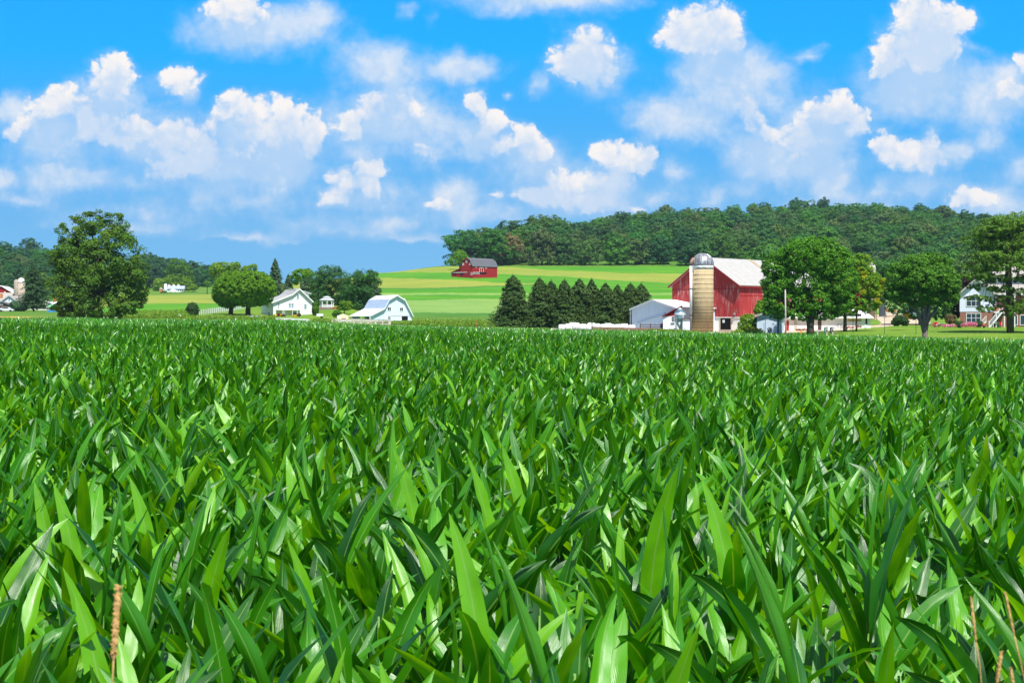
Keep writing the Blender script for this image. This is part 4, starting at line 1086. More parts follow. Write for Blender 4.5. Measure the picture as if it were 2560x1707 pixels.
def shell(root, prof, length, wall, roof, eave=0.35, gable=0.35, th=0.12, trim=None, wall_name='wall', base=None, a=1, b=None, y0=0.0, skip_front=None):
    """closed body with gable profile [(x, z), ...] from bottom left round to bottom right, front gable at y0"""
    b = b if b is not None else len(prof) - 2
    m = MB()
    m.prism([(x, y0, z) for x, z in prof][::-1], (0, length, 0))
    wo = m.build(wall_name, wall, root)
    r = MB(); slabs(prof, y0 - gable, y0 + length + gable, th, eave, r, a, b)
    ro = r.build('roof', roof, root)
    if trim:
        for yy in (y0 - gable - 0.02, y0 + length + gable - 0.02):
            t = MB()
            for i in range(a, b):
                p, q = Vector((prof[i][0], yy, prof[i][1])), Vector((prof[i + 1][0], yy, prof[i + 1][1]))
                d = (q - p).normalized()
                p2 = p - d * (eave if i == a else 0); q2 = q + d * (eave if i == b - 1 else 0)
                t.prism([p2 + Vector((0, 0, -0.14)), q2 + Vector((0, 0, -0.14)), q2 + Vector((0, 0, 0.17)), p2 + Vector((0, 0, 0.17))], (0, 0.05, 0))
            t.build('trim', trim, ro)
    return wo, ro
def face_pt(root, px, py, y=0.0):
    """local point on the plane y = const of a placed building whose picture position is (px, py)"""
    M = Matrix.Translation(root.location) @ Matrix.Rotation(root.rotation_euler.z, 4, 'Z')
    Mi = M.inverted()
    o = Mi @ Vector((0, 0, CZ)); d = (Mi.to_3x3() @ Vector(((px - CX) / F, 1.0, (HY - py) / F)))
    t = (y - o.y) / d.y
    return o + d * t
def side_pt(root, px, py, x=0.0):
    M = Matrix.Translation(root.location) @ Matrix.Rotation(root.rotation_euler.z, 4, 'Z')
    Mi = M.inverted()
    o = Mi @ Vector((0, 0, CZ)); d = (Mi.to_3x3() @ Vector(((px - CX) / F, 1.0, (HY - py) / F)))
    t = (x - o.x) / d.x
    return o + d * t

# ---- the large red bank barn; local frame: gable in the plane y = 0, long side at x = W
BW_ = 13.9; BL_ = 27.0
barn = thing('barn', 'large weathered red bank barn with pale tin roof behind the tall silo', 'barn', W(1848, 832, 240.0), math.radians(-43))
barn.location.z = wz(834, 240)
def bz(py, D=240.0): return wz(py, D) - barn.location.z
zf, ze, zr = bz(793), bz(710.5), bz(646, 246)
MB().prism([(-BW_, 0, -1.5), (0, 0, -1.5), (0, 0, zf), (-BW_, 0, zf)][::-1], (0, BL_, 0)).build('foundation', WHITE_WALL, barn)
MB().prism([(-BW_ - 0.06, -0.06, zf + 0.002), (0.06, -0.06, zf + 0.002), (0.06, -0.06, ze), (-BW_ / 2, -0.06, zr), (-BW_ - 0.06, -0.06, ze)][::-1], (0, BL_ + 0.12, 0)).build('wall', BARN_RED, barn)
rmb = MB(); slabs([(0, 0), (-BW_ - 0.06, ze), (-BW_ / 2, zr), (0.06, ze), (0, 0)], -0.75, BL_ + 0.7, 0.13, 0.55, rmb, 1, 3)
barn_roof = rmb.build('roof', TIN_ROOF, barn)
t_ = MB()
for (xa, xb) in ((-BW_ - 0.5, -BW_ / 2), (0.5, -BW_ / 2)):
    sl = (zr - ze) / (BW_ / 2); za = zr - sl * abs(xa - xb)
    t_.prism([(xa, -0.80, za - 0.20), (xb, -0.80, zr - 0.20), (xb, -0.80, zr + 0.13), (xa, -0.80, za + 0.13)], (0, 0.045, 0))
t_.box((0.50, BL_ / 2, ze - 0.42), (0.05, BL_ + 1.4, 0.30))
t_.build('trim', RED_TRIM, barn_roof)
MB().obox((-3.0, 13.6, zr - 3.0 * 0 - (BW_ / 2 - 3.0) * sl + 0.19), (3.9, 0, -3.9 * sl), (0, 0.5, 0), (0.01, 0, 0.015)).build('roof_patch', simple('tan_metal', (0.40, 0.30, 0.19), 0.6, 0.3, 0.1), barn_roof)
mb = MB()
mb.box((-BW_ / 2, -0.075, bz(721)), (BW_, 0.04, 0.10)); mb.box((0.075, BL_ / 2, bz(738.5)), (0.04, BL_, 0.07))
mb.build('batten', RED_TRIM, barn)
MB().box((-BW_ / 2, -0.09, zf - 0.01), (BW_ + 0.1, 0.08, 0.14)).build('sill', WHITE_PAINT, barn)
p0 = face_pt(barn, 1800.5, 795); p1 = face_pt(barn, 1828.5, 824)
hb = MB().obox(((p0.x + p1.x) / 2, -0.005, (p0.z + p1.z) / 2), (abs(p1.x - p0.x) / 2, 0, 0), (0, 0.03, 0), (0, 0, abs(p0.z - p1.z) / 2)).build('opening', DARK_IN, barn)
fr = MB(); ww, hh = abs(p1.x - p0.x), abs(p0.z - p1.z); cxx, czz = (p0.x + p1.x) / 2, (p0.z + p1.z) / 2
for sx in (-1, 1): fr.box((cxx + sx * ww / 2, -0.04, czz), (0.12, 0.12, hh + 0.1))
fr.box((cxx, -0.04, czz + hh / 2), (ww + 0.2, 0.12, 0.12)); fr.box((cxx, -0.06, czz - hh / 2 - 0.06), (ww + 0.3, 0.2, 0.10))
fr.build('frame', WOOD_PALE, hb)
MB().box((cxx - ww * 0.18, -0.045, czz + hh * 0.22), (ww * 0.20, 0.02, hh * 0.26)).build('pane', simple('lit_far_window', (0.72, 0.80, 0.85), 0.5, 0.2, 0.05), hb)
p = face_pt(barn, 1838, 786)
MB().lathe([(0.02, 0), (0.22, 0.06), (0.26, 0.25), (0.20, 0.42), (0.02, 0.46)], 12, (p.x, -0.3, p.z - 0.2)).build('yard_lamp', simple('lamp_grey', (0.25, 0.22, 0.2), 0.5, 0.4), barn)

# ---- tall silo with dome and white chute pipe
def silo(name, label, px, D, halfw, top_py, base_dome_py, wall, dome, group=None, band=None, chute=None, hoops=True, base_z=None):
    r = halfw * D / F
    root = thing(name, label, 'silo', (wx(px, D), D, gz(px, D) - 0.3 if base_z is None else base_z), 0, group)
    zb = wz(base_dome_py, D) - root.location.z; zt = wz(top_py, D) - root.location.z
    MB().lathe([(r, 0), (r, zb)], 48).build('wall', wall, root, True)
    prof = [(r * 1.035 * math.cos(a), zb + 0.01 + (zt - zb) * math.sin(a)) for a in np.linspace(0, math.pi / 2 * 0.985, 9)]
    dm = MB().lathe([(r * 1.035, zb - 0.12)] + prof, 48).build('dome', dome, root, True)
    ribs = MB()
    for k in range(16):
        a = 2 * math.pi * k / 16
        ribs.tube([(q[0] * 1.008 * math.cos(a), q[0] * 1.008 * math.sin(a), q[1] + 0.01) for q in prof], 0.035, 4)
    ribs.build('rib', dome, dm)
    if hoops:
        h = MB(); z = 0.35; step = 0.50
        n = 36
        while z < zb - 1.0:
            for k in range(n):
                a0, a1 = 2 * math.pi * k / n, 2 * math.pi * (k + 1) / n
                h.bar((r * 1.007 * math.cos(a0), r * 1.007 * math.sin(a0), z), (r * 1.007 * math.cos(a1), r * 1.007 * math.sin(a1), z), 0.035)
            z += step if z < 4.5 else 0.76
        ho = h.build('hoop', simple('rusty_rod', (0.10, 0.06, 0.045), 0.7, 0.3, 0.3), root)
    if band:
        MB().lathe([(r * 1.012, zb - band), (r * 1.012, zb - 0.02)], 48).build('band', simple('flaking_whitewash', (0.72, 0.72, 0.72), 0.85, 0.1, 0.30, 1.8), root, True)
    return root, r, zb, zt
so, sr, szb, szt = silo('silo', 'tall tan concrete stave silo with weathered steel dome against the red barn', 1756.5, 236.0, 26.9, 633.5, 661.5, STAVE, DOME, band=0.80, base_z=wz(840, 236))
a_ch = math.radians(188)
cx_, cy_ = (sr + 0.28) * math.cos(a_ch), (sr + 0.28) * math.sin(a_ch) - 0.5
MB().tube([(cx_, cy_, wz(797, 235) - so.location.z), (cx_, cy_, wz(664, 235) - so.location.z)], 0.24, 12).build('chute', WHITE_PAINT, so, True)
MB().tube([(cx_, cy_, szb - 0.25), (cx_ + 0.05, cy_, szb + 0.4), (cx_ + 0.5, cy_ + 0.3, szb + 0.95)], [0.26, 0.25, 0.3], 10).build('chute_hood', simple('rusty_tin', (0.34, 0.20, 0.14), 0.7, 0.3, 0.3), so, True)
mb = MB()
for zz in (721, 789): mb.box((cx_ * 0.97, cy_ - 0.02, wz(zz, 235) - so.location.z), (0.75, 0.56, 0.07))
mb.build('bracket', BLACK, so)
silo('silo', 'grey concrete stave silo with pale dome behind the yellow tinged maple', 2179, 292, 9.6, 657, 674, STAVE_GREY, PALE_METAL)
silo('silo', 'tan silo with pale dome behind the conifer in the left farmyard', 53, 478, 9.5, 694.5, 707, STAVE_GREY, PALE_METAL, hoops=False)
cs = bpy.data.objects['silo.002']
MB().lathe([(0.75, 0), (0.75, wz(703, 478) - cs.location.z), (0.5, wz(700, 478) - cs.location.z), (0.05, wz(699, 478) - cs.location.z)], 16, (-1.45, -0.6, 0)).build('chute', STAVE_GREY, cs, True)
ds, dr, dzb, dzt = silo('silo', 'small plain white silo at the end of the distant white barn', 414, 888, 4.0, 709.5, 714, WHITE_PAINT, WHITE_PAINT, hoops=False)

# ---- white pole shed right of the spruces
sh = thing('shed', 'white steel pole shed with broad gable beside the spruce row', 'shed', W(1634, 826, 247), math.radians(-65))
sh.location.z = wz(826, 247) - 0.3
zs = lambda py: wz(py, 247) - sh.location.z
hwid = 7.6
shell(sh, [(-hwid, 0), (-hwid, zs(772.5)), (0, zs(750.5)), (hwid, zs(771.5)), (hwid, 0)], 22.0, SHADE_BLUE_STEEL, WHITE_ROOF, 0.35, 0.35, 0.10, WHITE_PAINT)
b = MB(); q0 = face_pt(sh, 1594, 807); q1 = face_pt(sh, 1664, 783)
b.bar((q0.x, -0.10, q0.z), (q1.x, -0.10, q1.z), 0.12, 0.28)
b.build('shadow_edge_strip', simple('shadow_edge_blue', (0.45, 0.62, 0.75), 0.5, 0.3, 0.05), sh)  # diagonal shadow edge on the gable, built as a coloured strip
b = MB(); b.tube([(-hwid - 0.18, -0.2, 0), (-hwid - 0.18, -0.2, zs(776))], 0.07, 8); b.build('downpipe', WHITE_PAINT, sh)

# ---- small white block building with red gable, and annex by the silo
mk = thing('outbuilding', 'small white block building with red half gable next to the feed bin', 'outbuilding', W(1672, 834, 238), math.radians(-8))
mk.location.z = wz(834, 238) - 0.4
zk = lambda py: wz(py, 238) - mk.location.z
MB().prism([(-0.95, 0, 0), (1.95, 0, 0), (1.95, 0, zk(790.5)), (-0.95, 0, zk(790.5))][::-1], (0, 6, 0)).build('wall', WHITE_WALL, mk)
MB().prism([(-0.93, 0.02, zk(790.4)), (1.93, 0.02, zk(790.4)), (1.93, 0.02, zk(767))][::-1], (0, 6, 0)).build('gable', RED_PLAIN, mk)
m = MB(); slabs([(0, 0), (-0.95, zk(790.5)), (1.95, zk(767)), (0, 0)], -0.35, 6.2, 0.1, 0.25, m, 1, 2); m.build('roof', RED_TRIM, mk)
p = face_pt(mk, 1683, 798)
w_ = window(mk, (p.x, 0, p.z), (0, -1, 0), 0.42, 0.85, WHITE_PAINT, 0.05, 2, 2)
MB().box((p.x - 0.05, -0.10, p.z - 0.55), (0.62, 0.2, 0.08)).build('sill', WHITE_PAINT, w_)
an = thing('outbuilding', 'low narrow white annex with dark flat roof at the foot of the silo', 'outbuilding', W(1716, 836, 234), 0)
an.location.z = wz(836, 234) - 0.3
za_ = lambda py: wz(py, 234) - an.location.z
MB().prism([(-0.6, 0, 0), (0.55, 0, 0), (0.55, 0, za_(798)), (-0.6, 0, za_(797))][::-1], (0, 2.5, 0)).build('wall', WHITE_WALL, an)
MB().box((0.0, 1.2, za_(797) + 0.08), (1.5, 2.9, 0.12)).build('roof', simple('rust_brown_roof', (0.12, 0.10, 0.10), 0.8, 0.2, 0.3), an)
MB().tube([(-0.25, -0.16, 0), (-0.25, -0.16, za_(813))], 0.11, 10).build('vent_pipe', WHITE_PAINT, an, True)
# feed bin on legs with cone bottom
fb = thing('feed_bin', 'blue grey steel feed bin on legs with cone bottom before the white outbuilding', 'feed bin', W(1695.5, 836, 235.5), 0)
fb.location.z = wz(836, 235.5) - 0.3
zfb = lambda py: wz(py, 235.5) - fb.location.z
MB().lathe([(0.86, zfb(804)), (0.88, zfb(790)), (0.88, zfb(779.5))], 28, (0.28, 0, 0)).build('tank', GALV, fb, True)
MB().lathe([(0.90, zfb(779.6)), (0.36, zfb(772)), (0.36, zfb(770)), (0.30, zfb(769.5))], 28, (0.28, 0, 0)).build('lid', GALV, fb, True)
MB().lathe([(0.10, zfb(823)), (0.14, zfb(821)), (0.84, zfb(804.2))], 28, (0.28, 0, 0)).build('hopper', CONE, fb, True)
for k in range(4):
    a = math.radians(45 + 90 * k)
    MB().tube([(0.28 + 0.86 * math.cos(a), 0.86 * math.sin(a), 0), (0.28 + 0.86 * math.cos(a), 0.86 * math.sin(a), zfb(792))], 0.05, 8).build('leg', GALV, fb)
mb = MB()
for k in range(24):
    a0, a1 = 2 * math.pi * k / 24, 2 * math.pi * (k + 1) / 24
    mb.bar((0.28 + 0.94 * math.cos(a0), 0.94 * math.sin(a0), zfb(786)), (0.28 + 0.94 * math.cos(a1), 0.94 * math.sin(a1), zfb(786)), 0.05, 0.16)
mb.build('ring', WHITE_PAINT, fb)
mb = MB(); mb.bar((0.52, -0.95, zfb(795)), (0.52, -0.95, zfb(780)), 0.05); mb.bar((0.76, -0.88, zfb(795)), (0.76, -0.88, zfb(780)), 0.05)
for k in range(7): mb.bar((0.52, -0.94, zfb(794 - 2 * k)), (0.76, -0.88, zfb(794 - 2 * k)), 0.03)
mb.build('ladder', WHITE_PAINT, fb)

# ---- long low white stable behind the maples, with a white gable wing at its left end
st = thing('stable', 'long low whitewashed stable with red door behind the maples', 'stable', W(1924, 830, 243), math.radians(13))
st.location.z = gz(1924, 243) - 0.6
zst = lambda py: wz(py, 243) - st.location.z
SLW = 18.8
hz_ = zst(796)
MB().prism([(0, 0, 0), (SLW, 0, 0), (SLW, 0, hz_), (0, 0, hz_)][::-1], (0, 7, 0)).build('wall', WHITE_WALL, st)
MB().prism([(-0.4, -0.7, hz_ + 0.01), (SLW + 0.3, -0.7, hz_ + 0.01), (SLW + 0.3, -0.7, hz_ + 0.14), (-0.4, -0.7, hz_ + 0.14)], (0, 4.3, 1.5)).build('roof', WHITE_ROOF, st)
def on_st(px, py): return face_pt(st, px, py)
p = on_st(1969, 815); panel(st, (p.x, 0, p.z), (0, -1, 0), 0.46, 1.9, RED_DOOR, handle=True)
p = on_st(2049, 812); panel(st, (p.x, 0, p.z), (0, -1, 0), 0.66, 2.0, WOOD_DARK, handle=True)
p = on_st(1989, 812); panel(st, (p.x, 0, p.z), (0, -1, 0), 0.5, 1.6, WOOD_PALE, 'door')
p = on_st(2136, 798)
op = MB().box((p.x, -0.01, p.z + 0.3), (2.6, 0.04, 1.25)).build('opening', DARK_IN, st)
mb = MB()
for k in range(5):
    for j in range(2): mb.box((p.x - 1.05 + 0.52 * k, -0.06, p.z - 0.10 + 0.30 * j), (0.50, 0.10, 0.28))
mb.build('straw_bale', simple('straw', (0.62, 0.45, 0.16), 0.9, 0.1, 0.2, 10), op)
p = on_st(2166, 803); panel(st, (p.x, 0, p.z), (0, -1, 0), 0.30, 1.0, DARK_IN, 'window')
p = on_st(2164, 815); panel(st, (p.x, 0, p.z), (0, -1, 0), 0.5, 0.6, WHITE_PAINT, 'gate')
wg = thing('outbuilding', 'pale blue shaded white gable wing between the barn and the big maple', 'outbuilding', W(1917, 834, 226), math.radians(-14))
wg.location.z = gz(1917, 226) - 0.4
zwg = lambda py: wz(py, 226) - wg.location.z
shell(wg, [(-1.55, 0), (-1.55, zwg(789)), (0.35, zwg(780)), (2.3, zwg(789)), (2.3, 0)], 8.0, simple('shade_blue_wall', (0.62, 0.74, 0.84), 0.8, 0.1, 0.06), WHITE_ROOF, 0.35, 0.45, 0.10, simple('grey_trim', (0.45, 0.44, 0.42), 0.7, 0.2))  # white wing wall; the pale blue of its shade is painted in
mb = MB(); mb.tube([(-0.2, -0.05, 0.4), (-0.2, -0.05, zwg(794))], 0.03, 6); mb.tube([(-1.4, -0.06, zwg(797)), (0.0, -0.06, zwg(797))], 0.025, 6); mb.tube([(-0.42, -0.05, 0.4), (-0.42, -0.05, zwg(806))], 0.025, 6)
mb.build('pipe', simple('grey_pipe', (0.25, 0.28, 0.32), 0.5, 0.3), wg)

# ---- white farmhouse with broken-pitch gable
hs = thing('house', 'white clapboard farmhouse with grey shingle roof and covered patio', 'house', W(733, 791, 330), math.radians(19))
hs.location.z = gz(733, 330) - 0.35
def zh(py): return wz(py, 330) - hs.location.z
xl, xr = face_pt(hs, 683, 790).x, face_pt(hs, 780.5, 790).x
xa, xb_ = face_pt(hs, 748, 722).x, face_pt(hs, 731.5, 737).x
prof = [(xl, 0), (xl, zh(755.5)), (xb_, zh(736.5)), (xa, zh(722.5)), (xr, zh(753.5)), (xr, 0)]
shell(hs, prof, 17.0, WHITE_SIDING, GREY_SHINGLE, 0.45, 0.55, 0.14, WHITE_PAINT)
for (x, y, w, h, nx, ny) in ((744.7, 741.5, 0.50, 1.0, 1, 2), (724.2, 764.5, 0.50, 1.05, 1, 2), (731.2, 764.5, 0.50, 1.05, 1, 2), (763.4, 766, 0.52, 1.05, 1, 2), (696.7, 763, 0.42, 0.85, 1, 2)):
    p = face_pt(hs, x, y); window(hs, (p.x, 0, p.z), (0, -1, 0), w, h, WHITE_PAINT, 0.10, nx, ny, glass=simple('net_curtain_glass', (0.20, 0.30, 0.34), 0.2, 0.5, 0.2, 2.0))
p = face_pt(hs, 696.7, 766)
MB().box((p.x, -0.15, p.z), (0.36, 0.3, 0.28)).build('air_conditioner', simple('pale_grey', (0.55, 0.56, 0.55), 0.6, 0.3), hs)
p = side_pt(hs, 670, 764, xl); window(hs, (xl, p.y, p.z), (-1, 0, 0), 2.2, 1.0, WHITE_PAINT, 0.08, 2, 1)
p = side_pt(hs, 672.5, 784, xl); panel(hs, (xl, p.y, p.z), (-1, 0, 0), 1.0, 0.6, DARK_IN, 'cellar_window')
# shed dormer on the far slope
dm = MB(); zr1 = zh(722.5)
dm.prism([(xa + 0.3, 3.2, zh(730)), (xr - 0.1, 3.2, zh(752)), (xr - 0.1, 3.2, zh(733)), (xa + 0.3, 3.2, zh(724.5))][::-1], (0, 9.0, 0)); dmo = dm.build('dormer', WHITE_SIDING, hs)
m = MB(); slabs([(0, 0), (xa + 0.1, zh(723.5)), (xr - 0.1, zh(732.6)), (0, 0)], 2.7, 12.6, 0.12, 0.45, m, 1, 2); m.build('dormer_roof', WHITE_PAINT, dmo)
# covered patio
pl = face_pt(hs, 690, 774).x; pr = face_pt(hs, 750, 774).x
po = MB().box(((pl + pr) / 2, -0.40, zh(774.5)), (pr - pl, 0.8, 0.16)).build('patio_roof', WHITE_PAINT, hs)
c0 = face_pt(hs, 691, 780).x; c1 = face_pt(hs, 706, 780).x; c2 = face_pt(hs, 730, 780).x
mb = MB(); mb.box(((c0 + c1) / 2, -0.04, zh(783)), (c1 - c0, 0.06, 1.4)); mb.box(((c1 + c2) / 2 + 0.2, -0.04, zh(783)), (c2 - c1 - 0.5, 0.06, 1.4)); mb.build('patio_wall', CREAM, hs)
for x in (707, 710, 731, 743): 
    q = face_pt(hs, x, 780, -0.7).x
    MB().box((q, -0.70, zh(774.5) / 2 - 0.04), (0.10, 0.10, zh(774.5) - 0.09)).build('post', WHITE_PAINT, hs)
p = face_pt(hs, 712, 785); panel(hs, (p.x, -0.06, p.z), (0, -1, 0), 0.7, 1.6, WHITE_PAINT, handle=True)
p = face_pt(hs, 737, 784); window(hs, (p.x, 0, p.z), (0, -1, 0), 0.8, 0.7, WHITE_PAINT, 0.07, 2, 1)

# ---- white gambrel barn with lean-to
gb = thing('gambrel_barn', 'white steel gambrel barn with open lean-to near the paddock fence', 'barn', W(980, 806, 312), math.radians(28))
gb.location.z = gz(985, 312) - 0.5
def zg(py): return wz(py, 312) - gb.location.z
X_ = lambda px, py: face_pt(gb, px, py).x
gp = [(X_(925, 800), 0), (X_(925, 800), zg(789.5)), (X_(959.5, 772), zg(772)), (X_(972, 749.5), zg(749.5)), (X_(991, 738.5), zg(738.5)), (X_(1010.5, 750.5), zg(750.5)), (X_(1030, 789), zg(789)), (X_(1026, 800), 0)]
gp[-1] = (gp[-2][0] - 0.02, 0)
WSB = simple('pale_blue_white_steel', (0.80, 0.88, 0.93), 0.5, 0.3, 0.02)
body = [(gp[2][0], 0)] + gp[2:]
GLN = 11.0
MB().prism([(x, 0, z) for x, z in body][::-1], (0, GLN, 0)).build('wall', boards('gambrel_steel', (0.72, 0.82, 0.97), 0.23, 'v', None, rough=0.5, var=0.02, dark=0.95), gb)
m = MB(); slabs(gp, -0.5, GLN + 0.4, 0.12, 0.0, m, 2, 3); m.build('lower_roof', boards('shaded_steel_roof', (0.42, 0.52, 0.70), 0.6, 'r', None, rough=0.5, var=0.12, groove=0.04, dark=0.9), gb)  # steep weathered steel; its shade is put into the blue-grey colour
m = MB(); slabs(gp, -0.5, GLN + 0.4, 0.12, 0.0, m, 3, 5); slabs(gp, -0.5, GLN + 0.4, 0.12, 0.35, m, 5, 6)
gr = m.build('roof', WHITE_ROOF, gb)
m = MB(); slabs(gp, -0.5, GLN + 0.4, 0.12, 0.45, m, 1, 2); m.build('lean_to_roof', WHITE_ROOF, gb)
t = MB()
for i in range(1, 6):
    p, q = Vector((gp[i][0], -0.54, gp[i][1])), Vector((gp[i + 1][0], -0.54, gp[i + 1][1]))
    t.prism([p + Vector((0, 0, -0.12)), q + Vector((0, 0, -0.12)), q + Vector((0, 0, 0.16)), p + Vector((0, 0, 0.16))], (0, 0.05, 0))
t.build('trim', WHITE_PAINT, gr)
# lean-to: back part walled, front open
lx0, lx1 = gp[1][0], gp[2][0]
MB().prism([(lx0 + 0.1, 0.02, 0), (lx1 - 0.01, 0.02, 0), (lx1 - 0.01, 0.02, zg(773)), (lx0 + 0.1, 0.02, zg(790.3))][::-1], (0, 0.12, 0)).build('lean_to_gable', SHADE_BLUE_STEEL, gb)
MB().box((lx0 + 0.15, 8.7, zg(790) / 2), (0.12, 4.2, zg(791))).build('lean_to_wall', BLUE_TARP, gb)
MB().box((lx1 - 0.10, 4.0, 1.1), (0.04, 5.8, 2.2)).build('opening', DARK_IN, gb)
for y in (0.3, 3.3, 6.5): MB().box((lx0 + 0.15, y, zg(790.5) / 2), (0.16, 0.16, zg(790.5))).build('post', WHITE_PAINT, gb)
for (x, y) in ((973, 772), (1003.5, 773)):
    p = face_pt(gb, x, y); window(gb, (p.x, 0, p.z), (0, -1, 0), 0.72, 0.68, WHITE_PAINT, 0.08, 2, 1)
p = face_pt(gb, 973, 795); window(gb, (p.x, 0, p.z), (0, -1, 0), 0.55, 0.7, WHITE_PAINT, 0.08, 2, 2)
p = face_pt(gb, 1012, 797.5); panel(gb, (p.x, 0, p.z), (0, -1, 0), 1.45, 1.15, DARK_IN, 'door')
MB().box(((gp[2][0] + gp[6][0]) / 2 + 0.4, -0.03, zg(789.6)), (gp[6][0] - gp[2][0] - 1.2, 0.05, 0.07)).build('batten', simple('grey_trim', (0.45, 0.44, 0.42)), gb)

# ---- upper red gambrel barn on the hill
ub = thing('gambrel_barn', 'red gambrel barn with dark roof standing alone high on the striped hill', 'barn', W(1166, 689, 640), math.radians(-40))
ub.location.z = gz(1166, 640) - 0.9
def zu(py): return wz(py, 640) - ub.location.z
XU = lambda px, py: face_pt(ub, px, py).x
up_ = [(XU(1152, 680), 0), (XU(1151.5, 664), zu(664.5)), (XU(1158, 652), zu(652)), (XU(1167.5, 645.3), zu(645.3)), (XU(1175.5, 651), zu(651)), (XU(1181.5, 665), zu(665)), (XU(1181.5, 680), 0)]
URED = boards('old_red_siding', (0.36, 0.020, 0.022), 0.3, 'v', None, rough=0.8, var=0.12, dark=0.85)
shell(ub, up_, 17.0, URED, DARK_SHINGLE, 0.3, 0.35, 0.15, RED_TRIM)
for (x, y) in ((1158, 660.5), (1166.5, 653.5), (1175.5, 660)):
    p = face_pt(ub, x, y); window(ub, (p.x, 0, p.z), (0, -1, 0), 0.55, 0.8, WHITE_PAINT, 0.16, 1, 1, d=0.16)
xs_ = up_[-1][0]
for k, (x, y, w, h) in enumerate(((1185, 682.5, 0.7, 0.7), (1191, 682.5, 0.7, 0.7), (1196.5, 683, 0.7, 0.7), (1190, 667.5, 0.7, 0.4), (1203, 668, 1.2, 0.4), (1215, 669.5, 0.7, 0.4))):
    p = side_pt(ub, x, y, xs_); window(ub, (xs_, p.y, p.z), (1, 0, 0), w, h, WHITE_PAINT, 0.12, 1, 1, d=0.14)
mb = MB()
for x in (1198.5, 1203, 1208.5):
    p = side_pt(ub, x, 675, xs_); mb.box((xs_ + 0.06, p.y, p.z), (0.06, 0.14, 2.2))
mb.build('door_rail', WHITE_PAINT, ub)
p = side_pt(ub, 1207, 683, xs_); panel(ub, (xs_, p.y, p.z), (1, 0, 0), 5.0, 0.9, DARK_IN, 'stable_door')
# lean-to on its left side
ll = XU(1128, 682)
m = MB(); m.prism([(ll, 0.1, 0), (up_[0][0] - 0.01, 0.1, 0), (up_[0][0] - 0.01, 0.1, zu(671)), (ll, 0.1, zu(680.5))][::-1], (0, 9, 0)); m.build('lean_to', URED, ub)
m = MB(); slabs([(0, 0), (ll, zu(680.5)), (up_[0][0] - 0.02, zu(670.8)), (0, 0)], -0.3, 9.4, 0.12, 0.3, m, 1, 2); m.build('lean_to_roof', RED_TRIM, ub)
MB().box(((ll + XU(1168, 682)) / 2, -0.05, zu(680.8)), (XU(1168, 682) - ll, 0.1, 0.22)).build('fascia', WHITE_PAINT, ub)
for x, w in ((1155.5, 1.3), (1138, 0.6)):
    p = face_pt(ub, x, 685); panel(ub, (p.x, 0.0, p.z), (0, -1, 0), w, 1.1, DARK_IN, 'stall')
p = face_pt(ub, 1179, 684.5); window(ub, (p.x, 0, p.z), (0, -1, 0), 0.6, 1.0, WHITE_PAINT, 0.14, 1, 1, d=0.16)

# ---- brick and siding house on the right
rh = thing('house', 'two storey house with pale siding above red brick, partly behind the pine', 'house', W(2400, 819, 248), math.radians(-18.5))
rh.location.z = gz(2440, 248) - 0.25
def zq(py): return wz(py, 248) - rh.location.z
XQ = lambda px, py=780: face_pt(rh, px, py).x
x0, x1 = XQ(2400), XQ(2484)
MB().prism([(x0, 0, 0), (x1, 0, 0), (x1, 0, zq(779.5)), (x0, 0, zq(779.5))][::-1], (0, 11, 0)).build('brick_wall', BRICK, rh)
MB().prism([(x0 - 0.05, -0.06, zq(779.4)), (x1 + 0.02, -0.06, zq(779.4)), (x1 + 0.02, -0.06, zq(733)), ((x0 + x1) / 2, -0.06, zq(697)), (x0 - 0.05, -0.06, zq(733))][::-1], (0, 11.1, 0)).build('wall', boards('pale_blue_siding', (0.74, 0.79, 0.92), 0.18, 'h', None, rough=0.6, var=0.03, dark=0.93), rh)
m = MB(); slabs([(0, 0), (x0 - 0.05, zq(733)), ((x0 + x1) / 2, zq(697)), (x1 + 0.02, zq(733)), (0, 0)], -0.7, 11.4, 0.14, 0.75, m, 1, 3); rr = m.build('roof', TAN_SHINGLE, rh)
xm = (x0 + x1) / 2; sl2 = (zq(697) - zq(733)) / (xm - x0)
for sx, xe in ((-1, x0 - 0.62), (1, x1 + 0.62)):
    ze2 = zq(697) - sl2 * abs(xe - xm)
    m = MB(); m.prism([(xe, -0.75, ze2 - 0.10), (xm, -0.75, zq(697) - 0.10), (xm, -0.75, zq(697) + 0.18), (xe, -0.75, ze2 + 0.18)], (0, 0.05, 0))
    m.build('trim', simple('grey_trim', (0.45, 0.44, 0.42)), rr)
for (py, h) in ((752.5, 1.72), (795, 1.52)):
    p = face_pt(rh, 2434, py)
    w_ = window(rh, (p.x, -0.06 if py < 779 else 0, p.z), (0, -1, 0), 2.28, h, WHITE_PAINT, 0.10, 3, 2)
